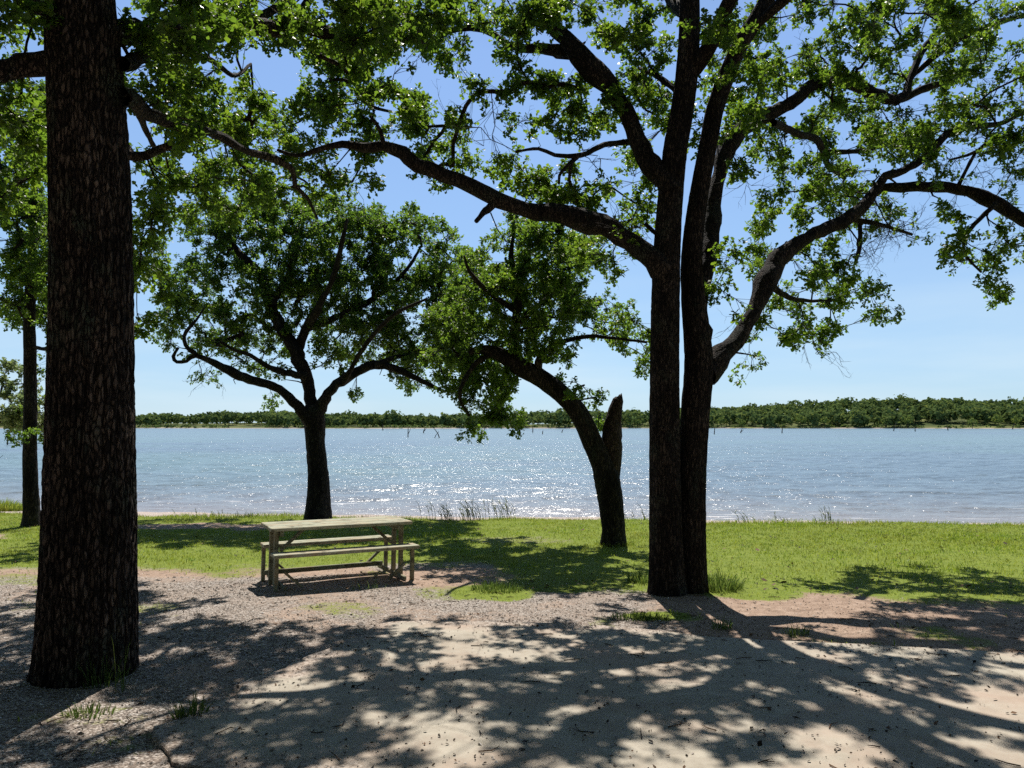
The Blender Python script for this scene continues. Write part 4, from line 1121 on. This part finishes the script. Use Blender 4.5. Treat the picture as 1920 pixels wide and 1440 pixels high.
def blades(P0, h, w, lean, ang):
    n = len(P0)
    a = np.stack([np.cos(ang), np.sin(ang), 0 * ang], 1) * (w / 2)[:, None]
    l = np.concatenate([lean, np.zeros((n, 1))], 1)
    up = np.zeros((n, 3)); up[:, 2] = 1
    m1 = P0 + up * (h * .45)[:, None] + l * .22
    m2 = P0 + up * (h * .8)[:, None] + l * .6
    t = P0 + up * (h)[:, None] * np.clip(1 - .3 * (np.linalg.norm(lean, axis=1) / np.maximum(h, 1e-3)), .6, 1)[:, None] + l
    V = np.stack([P0 - a, P0 + a, m1 + a * .9, m1 - a * .9, m2 + a * .6, m2 - a * .6, t], 1).reshape(-1, 3)
    o = np.arange(n)[:, None] * 7
    Q = np.concatenate([o + np.array([[0, 1, 2, 3]]), o + np.array([[3, 2, 4, 5]])]); T = o + np.array([[5, 4, 6]])
    return V, Q, T


def build_grass():
    r = np.random.default_rng(21)
    out = []
    n = 520000
    x = r.uniform(-14.5, 14.5, n); y = 4.2 + 15.6 * r.random(n) ** 0.9
    keep = np.abs(x) < 0.74 * y + 1.0
    x, y = x[keep], y[keep]
    g, d, s, l = masks(x, y)
    patch = fbm(x * 0.7, y * 0.7, 44)
    fineP = fbm(x * 6, y * 6, 45, 2)
    pr = g ** 1.5 * np.clip(0.35 + 1.3 * (fineP - 0.3), 0.08, 1.0) * np.clip(0.25 + 0.12 * (y - 8), .25, 1) 
    keep = r.random(len(x)) < pr
    x, y, patch = x[keep], y[keep], patch[keep]
    L = lip(x); n = len(x)
    hh = r.uniform(0.02, 0.055, n) * (0.35 + 1.4 * patch) * (1 + 1.5 * sstep(1.2, 0.0, L - y) * r.random(n))
    P0 = np.stack([x, y, gz(x, y) - 0.005], 1)
    ln = r.normal(0, 1, (n, 2)) * (hh * .5)[:, None]
    V, Q, T = blades(P0, hh, r.uniform(.005, .011, n), ln, r.random(n) * math.pi)
    o = new_mesh_obj('lawn_grass', V, [Q, T], GRASS); tag(o, 'short sunlit lawn grass between the gravel and the lake', 'grass', kind='stuff')
    print('grass blades', n)


def tuft(name, label, c, rad, n, h, mat, group=None, w=0.009, cat='grass tuft', lean=0.5):
    r = np.random.default_rng(int(abs(c[0] * 1000 + c[1] * 77)))
    a = r.random(n) * 2 * math.pi; q = np.sqrt(r.random(n))
    rr = np.asarray(rad) if np.ndim(rad) else np.array([rad, rad])
    x = c[0] + np.cos(a) * q * rr[0]; y = c[1] + np.sin(a) * q * rr[1]
    P0 = np.stack([x, y, surf_z(x, y) - 0.01], 1)
    hh = h * r.uniform(0.4, 1.1, n) * (1.1 - .5 * q)
    ln = np.stack([np.cos(a), np.sin(a)], 1) * (hh * lean * q)[:, None] + r.normal(0, 1, (n, 2)) * (hh * .22)[:, None]
    V, Q, T = blades(P0, hh, r.uniform(.5, 1.2, n) * w, ln, r.random(n) * math.pi)
    o = new_mesh_obj(name, V, [Q, T], mat, None, (c[0], c[1], surf_z(np.array([c[0]]), np.array([c[1]]))[0]))
    tag(o, label, cat, group)
    return o


def build_plants():
    def at(px, py): return G(px, py)
    gname = 'grass tufts on the bare ground'
    tuft('grass_tuft', 'tall arching grass tuft growing against the foot of the massive near trunk', at(185, 1284), (.16, .10), 90, .28, GRASS_T, gname, .008)
    tuft('grass_tuft', 'thin upright pale grass stalks by the right side of the near trunk', at(224, 1296), (.05, .04), 9, .5, GRASS_T, gname, .006, lean=.3)
    tuft('grass_tuft', 'low straggly weed patch just below the near trunk foot', at(165, 1340), (.16, .1), 110, .11, GRASS_T, gname)
    tuft('grass_tuft', 'small dark tuft on the gravel left of the concrete corner', at(355, 1345), (.11, .08), 90, .15, GRASS_T, gname)
    tuft('grass_tuft', 'bushy green tuft on red dirt between the table and the twin trunk', at(930, 1108), (.3, .18), 330, .16, GRASS_T, gname)
    tuft('grass_tuft', 'long grass standing against the right foot of the twin trunk', at(1345, 1105), (.3, .22), 420, .26, GRASS_T, gname)
    tuft('grass_tuft', 'long grass against the left foot of the twin trunk', at(1205, 1090), (.2, .2), 220, .2, GRASS_T, gname)
    tuft('grass_tuft', 'flat weedy tuft at the concrete edge in front of the twin trunk', at(1195, 1160), (.3, .12), 260, .10, GRASS_T, gname)
    tuft('grass_tuft', 'pale tuft with one tall blade at the pavement edge under the twin trunk', at(1352, 1178), (.1, .08), 60, .17, GRASS_T, gname)
    tuft('grass_tuft', 'thin tuft by the raised slab edge, rightmost of the shaded ones', at(1492, 1190), (.12, .07), 70, .15, GRASS_T, gname)
    tuft('grass_tuft', 'wiry weeds in the shadow at the front of the picnic table', at(690, 1105), (.25, .06), 26, .16, GRASS_T, gname, .006)
    tuft('grass_tuft', 'rough grass bank at the far left shore beside the slender trunk', at(8, 958), (.7, .5), 1500, .5, GRASS, gname, .014)
    tuft('grass_tuft', 'grass collar around the foot of the leaning oak', at(1152, 1022), (.34, .28), 300, .15, GRASS, gname)
    # reeds on the bank lip
    rg = 'reeds on the bank lip'
    for (u, n, w, h, lab) in [(870, 30, .35, .62, 'dense clump of wind bent reeds on the bank right of the table'),
                              (912, 22, .3, .6, 'second dense reed clump, between the bent one and the single stalks'),
                              (960, 8, .12, .6, 'few upright reed stalks at the right end of the main reed bed'),
                              (845, 14, .2, .4, 'short sparse reeds at the left end of the main reed bed'),
                              (1188, 9, .16, .5, 'sparse dry reeds between the leaning oak and the twin trunk'),
                              (1385, 7, .14, .4, 'small bent reeds right of the twin trunk'),
                              (1440, 5, .12, .45, 'few arched stalks on the lip further right of the twin trunk'),
                              (1512, 10, .2, .55, 'loose group of tall thin stalks on the lip at right'),
                              (390, 16, .5, .25, 'low scattered weeds on the bank lip left of the spreading oak')]:
        c = at(u, 968); x = (u - 960) / F * 17.6; y = float(lip(x)) - .05
        r = np.random.default_rng(u)
        m = MB()
        for k in range(n):
            bx = x + r.normal(0, w); by = y + r.normal(0, .12); b = np.array([bx, by, gz1(bx, by) - .02]); hh = .75 * h * r.uniform(.4, 1.15); bend = hh * r.uniform(-.7, -.1)
            pts = [b, b + [bend * .2, 0, hh * .5], b + [bend * .55, 0, hh * .82], b + [bend, .02, hh]]
            tube(m, pts, [.0045, .0045, .004, .0025], 4)
            for q in range(3):
                s = pts[1] if q < 2 else pts[2]
                ll = hh * .45; dx = r.uniform(-1, .3)
                m.add(*blade_v(np.array(s), ll * .6, .014, (dx * ll, r.normal(0, .05)), r.random() * 3))
        o = m.build('reed_clump', REED, None, (x, y, gz1(x, y))); tag(o, lab, 'reeds', rg)
    # driftwood on the lip
    a = np.array([(1322 - 960) / F * 17.3, 17.35, 0]); a[2] = gz1(a[0], a[1]) + .05; b = a + np.array([.55, .1, .02]); m = MB()
    tube(m, [a, a * .6 + b * .4 + [0, 0, .05], b], [.05, .07, .045], 9)
    tube(m, [b, b + [.12, 0, .05], b + [.17, 0, .16]], [.04, .04, .02], 7)
    o = m.build('driftwood_log', M_SNAG, None, a, True); tag(o, 'short dark driftwood log on the bank lip right of the twin trunk', 'log')


def build_stones():
    r = np.random.default_rng(8)
    n = 60000
    x = r.uniform(-6.5, 6.5, n); y = 3.3 + 7.4 * r.random(n) ** 1.2
    k = np.abs(x) < .72 * y + .3; x, y = x[k], y[k]
    g, d, s, l = masks(x, y)
    inp = in_poly(x, y, PAD); dist = poly_dist(x, y, PAD)
    low = inp & (y < 5.6) & (x < 1.2)
    spill = np.where(inp, np.where(low, np.exp(-dist / .3), np.exp(-dist / .07) * .5), 1.0)
    pr = spill * (1 - .9 * np.clip(d, 0, 1) * (~inp)) * (1 - g) * np.clip(.35 + 1.5 * (fbm(x * 1.2, y * 1.2, 66) - .3), .1, 1)
    k = r.random(len(x)) < pr; x, y = x[k], y[k]; n = len(x)
    O = np.array([[1, 0, 0], [-1, 0, 0], [0, 1, 0], [0, -1, 0], [0, 0, 1], [0, 0, -1.]])
    Fo = np.array([[0, 2, 4], [2, 1, 4], [1, 3, 4], [3, 0, 4], [2, 0, 5], [1, 2, 5], [3, 1, 5], [0, 3, 5]])
    sz = r.uniform(.005, .013, n) * (1 + .6 * (r.random(n) < .08))
    V = O[None] * r.uniform(.6, 1.3, (n, 6, 1)) + r.normal(0, .18, (n, 6, 3)); V[..., 2] *= .65
    ang = r.random(n) * 6.28; c, s_ = np.cos(ang), np.sin(ang)
    X = V[..., 0] * c[:, None] - V[..., 1] * s_[:, None]; Y = V[..., 0] * s_[:, None] + V[..., 1] * c[:, None]
    V = np.stack([X, Y, V[..., 2]], -1) * sz[:, None, None] + np.stack([x, y, surf_z(x, y) + sz * .2], 1)[:, None]
    o = new_mesh_obj('loose_gravel', V.reshape(-1, 3), [(Fo[None] + (np.arange(n) * 6)[:, None, None]).reshape(-1, 3)], M_STONE)
    tag(o, 'loose pale gravel around the picnic table and the concrete edges', 'gravel', kind='stuff'); print('stones', n)


def build_litter():
    r = np.random.default_rng(18)
    m = MB()
    xs, ys = [], []
    for _ in range(95):
        cx = r.uniform(-5, 6.5); cy = r.uniform(3.6, 9.5)
        n = int(r.integers(8, 60)); sd = r.uniform(.08, .45)
        xs.append(cx + r.normal(0, sd * 1.4, n)); ys.append(cy + r.normal(0, sd, n))
    xs.append(r.uniform(-4.5, 6, 2600)); ys.append(r.uniform(3.5, 8.8, 2600))
    xs.append(r.uniform(-11, 11, 1500)); ys.append(r.uniform(9, 16.5, 1500))
    x = np.concatenate(xs); y = np.concatenate(ys)
    z = surf_z(x, y) + np.where(y > 9, .03, 0)
    n = len(x); L = r.uniform(.007, .030, n) * np.where(y > 9, 2.0, 1.0) * (1 + .8 * (r.random(n) < .1)); W = L * r.uniform(.3, .7, n); a = r.random(n) * 6.28
    u = np.stack([np.cos(a), np.sin(a), r.normal(0, .25, n)], 1); v = np.stack([-np.sin(a), np.cos(a), r.normal(0, .25, n)], 1)
    c = np.stack([x, y, z + .004 + L * .12], 1)
    V = np.stack([c - u * L[:, None] / 2, c + v * W[:, None] / 2 + [0, 0, .004], c + u * L[:, None] / 2, c - v * W[:, None] / 2 - [0, 0, .002]], 1)
    m.add(V.reshape(-1, 3), np.arange(n * 4).reshape(n, 4))
    for _ in range(230):     # twigs and catkins
        cx = r.uniform(-4.5, 6); cy = r.uniform(3.6, 9.0); ln = r.uniform(.04, .17); an = r.random() * 6.28
        p0 = np.array([cx, cy, float(surf_z(np.array([cx]), np.array([cy]))[0]) + .006])
        d = np.array([math.cos(an), math.sin(an), 0]) * ln; q = np.array([-d[1], d[0], 0]) * r.normal(0, .2)
        p1 = p0 + d / 2 + q; p2 = p0 + d
        for pp in (p1, p2): pp[2] = float(surf_z(np.array([pp[0]]), np.array([pp[1]]))[0]) + .008
        tube(m, [p0, p1, p2], [.004, .0035, .002], 4)
        if r.random() < .4:
            e = p1 + np.array([q[1], -q[0], 0]) + r.normal(0, .02, 3) * [1, 1, .2] + d * .3; e[2] = p1[2] + .005
            tube(m, [p1, (p1 + e) / 2, e], [.0025, .002, .0015], 3)
    o = m.build('leaf_litter', M_LITTER); tag(o, 'dark fallen catkins, twigs and leaf bits strewn over the concrete and dirt', 'leaf litter', kind='stuff')


# ------------------------------------------------------------------ picnic table
def build_table():
    fl = G(513, 1112); fr = G(775.6, 1090)
    ex = (fr - fl); ex[2] = 0; Ln = np.linalg.norm(ex); ex /= Ln; ey = np.array([-ex[1], ex[0], 0])
    rot = math.atan2(ex[1], ex[0])
    o = (fl + fr) / 2 + ey * 0.57
    base = np.array([o[0], o[1], gz1(o[0], o[1])])
    root = thing('picnic_table', 'weathered pale wooden picnic table with two low benches on the gravel', 'picnic table', base)
    # follow the slight slope of the ground along the table's length
    ga = gz1(*(o + ex * .8)[:2]); gb = gz1(*(o - ex * .8)[:2])
    root.rotation_euler = (0, -math.atan2(ga - gb, 1.6), rot)
    H = Ln / 2 + 0.025
    def part(name, items, label=None):
        m = MB()
        for c, s, R in items: box(m, c, s, R, 0.006)
        ob = m.build(name, M_WOOD, root)
        if label: ob['label'] = label
        return ob
    D0 = -0.57        # front bench front edge
    # top : three boards, one part
    part('tabletop', [((.05 + .004 * (i % 2), D0 + .27 + .12 + i * .232, .70), (2 * H + .02 - .01 * i, .226, .04), None) for i in range(3)])
    part('bench_seat', [((.04, D0 + .06, .425), (2 * H + .03, .115, .042), None), ((.04, D0 + .18, .425), (2 * H + .03, .115, .042), None)])
    part('bench_seat', [((.05, D0 + .93, .425), (2 * H - .05, .115, .042), None), ((.05, D0 + 1.05, .425), (2 * H - .05, .115, .042), None)])
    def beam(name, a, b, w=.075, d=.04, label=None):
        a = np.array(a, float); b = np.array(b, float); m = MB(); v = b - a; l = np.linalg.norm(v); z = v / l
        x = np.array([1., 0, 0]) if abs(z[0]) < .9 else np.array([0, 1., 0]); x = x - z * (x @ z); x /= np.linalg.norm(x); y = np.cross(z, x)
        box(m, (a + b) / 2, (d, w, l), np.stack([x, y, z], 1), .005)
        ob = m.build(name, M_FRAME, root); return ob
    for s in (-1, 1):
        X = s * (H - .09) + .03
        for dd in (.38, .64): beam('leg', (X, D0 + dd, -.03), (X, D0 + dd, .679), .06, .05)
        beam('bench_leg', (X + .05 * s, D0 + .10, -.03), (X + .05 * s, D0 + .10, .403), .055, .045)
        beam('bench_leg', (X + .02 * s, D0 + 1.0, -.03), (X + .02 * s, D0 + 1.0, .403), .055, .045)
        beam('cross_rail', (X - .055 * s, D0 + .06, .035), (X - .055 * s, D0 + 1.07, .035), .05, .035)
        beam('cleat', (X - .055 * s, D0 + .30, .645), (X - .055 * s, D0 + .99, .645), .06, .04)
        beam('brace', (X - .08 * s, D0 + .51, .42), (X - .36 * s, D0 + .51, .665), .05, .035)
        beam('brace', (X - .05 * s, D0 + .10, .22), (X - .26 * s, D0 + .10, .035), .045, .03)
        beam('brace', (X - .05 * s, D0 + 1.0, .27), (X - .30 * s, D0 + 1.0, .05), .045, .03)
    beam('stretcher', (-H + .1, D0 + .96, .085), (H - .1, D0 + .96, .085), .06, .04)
    # worn hollow bank of leaves under the table is part of the litter


build_ground(); build_pad(); build_water()
build_trees(); build_far(); build_grass(); build_plants(); build_stones(); build_litter(); build_table()

# ------------------------------------------------------------------ light, world, camera
w = bpy.data.worlds.new('World'); scene.world = w; w.use_nodes = True
nt = w.node_tree; bg = nt.nodes['Background']
sky = nt.nodes.new('ShaderNodeTexSky'); sky.sky_type = 'NISHITA'; sky.sun_disc = False
sky.sun_elevation = math.radians(SUN_EL); sky.sun_rotation = math.radians(SUN_AZ)
sky.air_density = 1.0; sky.dust_density = 0.3; sky.ozone_density = 2.5; sky.altitude = 200
gm = nt.nodes.new('ShaderNodeGamma'); gm.inputs[1].default_value = 0.45; nt.links.new(sky.outputs[0], gm.inputs[0])
tint = nt.nodes.new('ShaderNodeMix'); tint.data_type = 'RGBA'; tint.blend_type = 'MULTIPLY'; tint.inputs[0].default_value = 1.0
nt.links.new(gm.outputs[0], tint.inputs[6]); tint.inputs[7].default_value = (1.24, 1.66, 2.12, 1)
tcw = nt.nodes.new('ShaderNodeTexCoord'); sep = nt.nodes.new('ShaderNodeSeparateXYZ'); nt.links.new(tcw.outputs['Generated'], sep.inputs[0])
mr = nt.nodes.new('ShaderNodeMapRange'); mr.inputs[1].default_value = 0.45; mr.inputs[2].default_value = 0.8; mr.inputs[3].default_value = 1.0; mr.inputs[4].default_value = 0.22
nt.links.new(sep.outputs[2], mr.inputs[0])
zen = nt.nodes.new('ShaderNodeMix'); zen.data_type = 'RGBA'; zen.blend_type = 'MULTIPLY'; zen.inputs[0].default_value = 1.0
nt.links.new(tint.outputs[2], zen.inputs[6]); nt.links.new(mr.outputs[0], zen.inputs[7])
dm = nt.nodes.new('ShaderNodeMapRange'); dm.inputs[1].default_value = 0.12; dm.inputs[2].default_value = 0.46; nt.links.new(sep.outputs[2], dm.inputs[0])
deep = nt.nodes.new('ShaderNodeMix'); deep.data_type = 'RGBA'; deep.blend_type = 'MULTIPLY'; nt.links.new(dm.outputs[0], deep.inputs[0]); nt.links.new(zen.outputs[2], deep.inputs[6]); deep.inputs[7].default_value = (0.93, 0.945, 1.07, 1)
mp = nt.nodes.new('ShaderNodeMapping'); mp.inputs['Scale'].default_value = (2.2, 2.2, 16); nt.links.new(tcw.outputs['Generated'], mp.inputs[0])
cn = nt.nodes.new('ShaderNodeTexNoise'); cn.inputs['Scale'].default_value = 1.4; cn.inputs['Detail'].default_value = 6; nt.links.new(mp.outputs[0], cn.inputs['Vector'])
cr = nt.nodes.new('ShaderNodeMapRange'); cr.inputs[1].default_value = 0.42; cr.inputs[2].default_value = 0.72; cr.inputs[3].default_value = 0.12; cr.inputs[4].default_value = 0.75; nt.links.new(cn.outputs[0], cr.inputs[0])
lo = nt.nodes.new('ShaderNodeMapRange'); lo.interpolation_type = 'SMOOTHSTEP'; lo.inputs[1].default_value = 0.26; lo.inputs[2].default_value = 0.0; lo.inputs[3].default_value = 0.0; lo.inputs[4].default_value = 0.9; nt.links.new(sep.outputs[2], lo.inputs[0])
mm = nt.nodes.new('ShaderNodeMath'); mm.operation = 'MULTIPLY'; nt.links.new(cr.outputs[0], mm.inputs[0]); nt.links.new(lo.outputs[0], mm.inputs[1])
hz = nt.nodes.new('ShaderNodeMix'); hz.data_type = 'RGBA'; nt.links.new(mm.outputs[0], hz.inputs[0]); nt.links.new(deep.outputs[2], hz.inputs[6]); hz.inputs[7].default_value = (4.0, 4.9, 5.5, 1)
nt.links.new(hz.outputs[2], bg.inputs[0]); bg.inputs[1].default_value = 0.12

sl = bpy.data.lights.new('sun', 'SUN'); sl.energy = 4.5; sl.angle = math.radians(0.45); sl.color = (1.0, 0.95, 0.87)
so = bpy.data.objects.new('sun', sl); COL.objects.link(so)
so.rotation_euler = (math.radians(SUN_EL - 90), 0, math.radians(-SUN_AZ)); so.location = (0, 30, 40)

cam = bpy.data.cameras.new('camera'); co = bpy.data.objects.new('camera', cam); COL.objects.link(co)
cam.sensor_width = 36; cam.sensor_fit = 'HORIZONTAL'; cam.lens = 36 * F / 1920; cam.clip_start = 0.05; cam.clip_end = 6000
co.location = (0, 0, EYE); co.rotation_euler = (math.radians(90) + PITCH, 0, 0)
scene.camera = co

vs = scene.view_settings; vs.view_transform = 'Standard'; vs.look = 'None'; vs.gamma = 1; vs.exposure = 0.55
cy = scene.cycles
cy.use_denoising = False
cy.max_bounces = 8; cy.diffuse_bounces = 3; cy.glossy_bounces = 3; cy.transmission_bounces = 6; cy.transparent_max_bounces = 8
cy.sample_clamp_indirect = 6.0; cy.caustics_reflective = False; cy.caustics_refractive = False
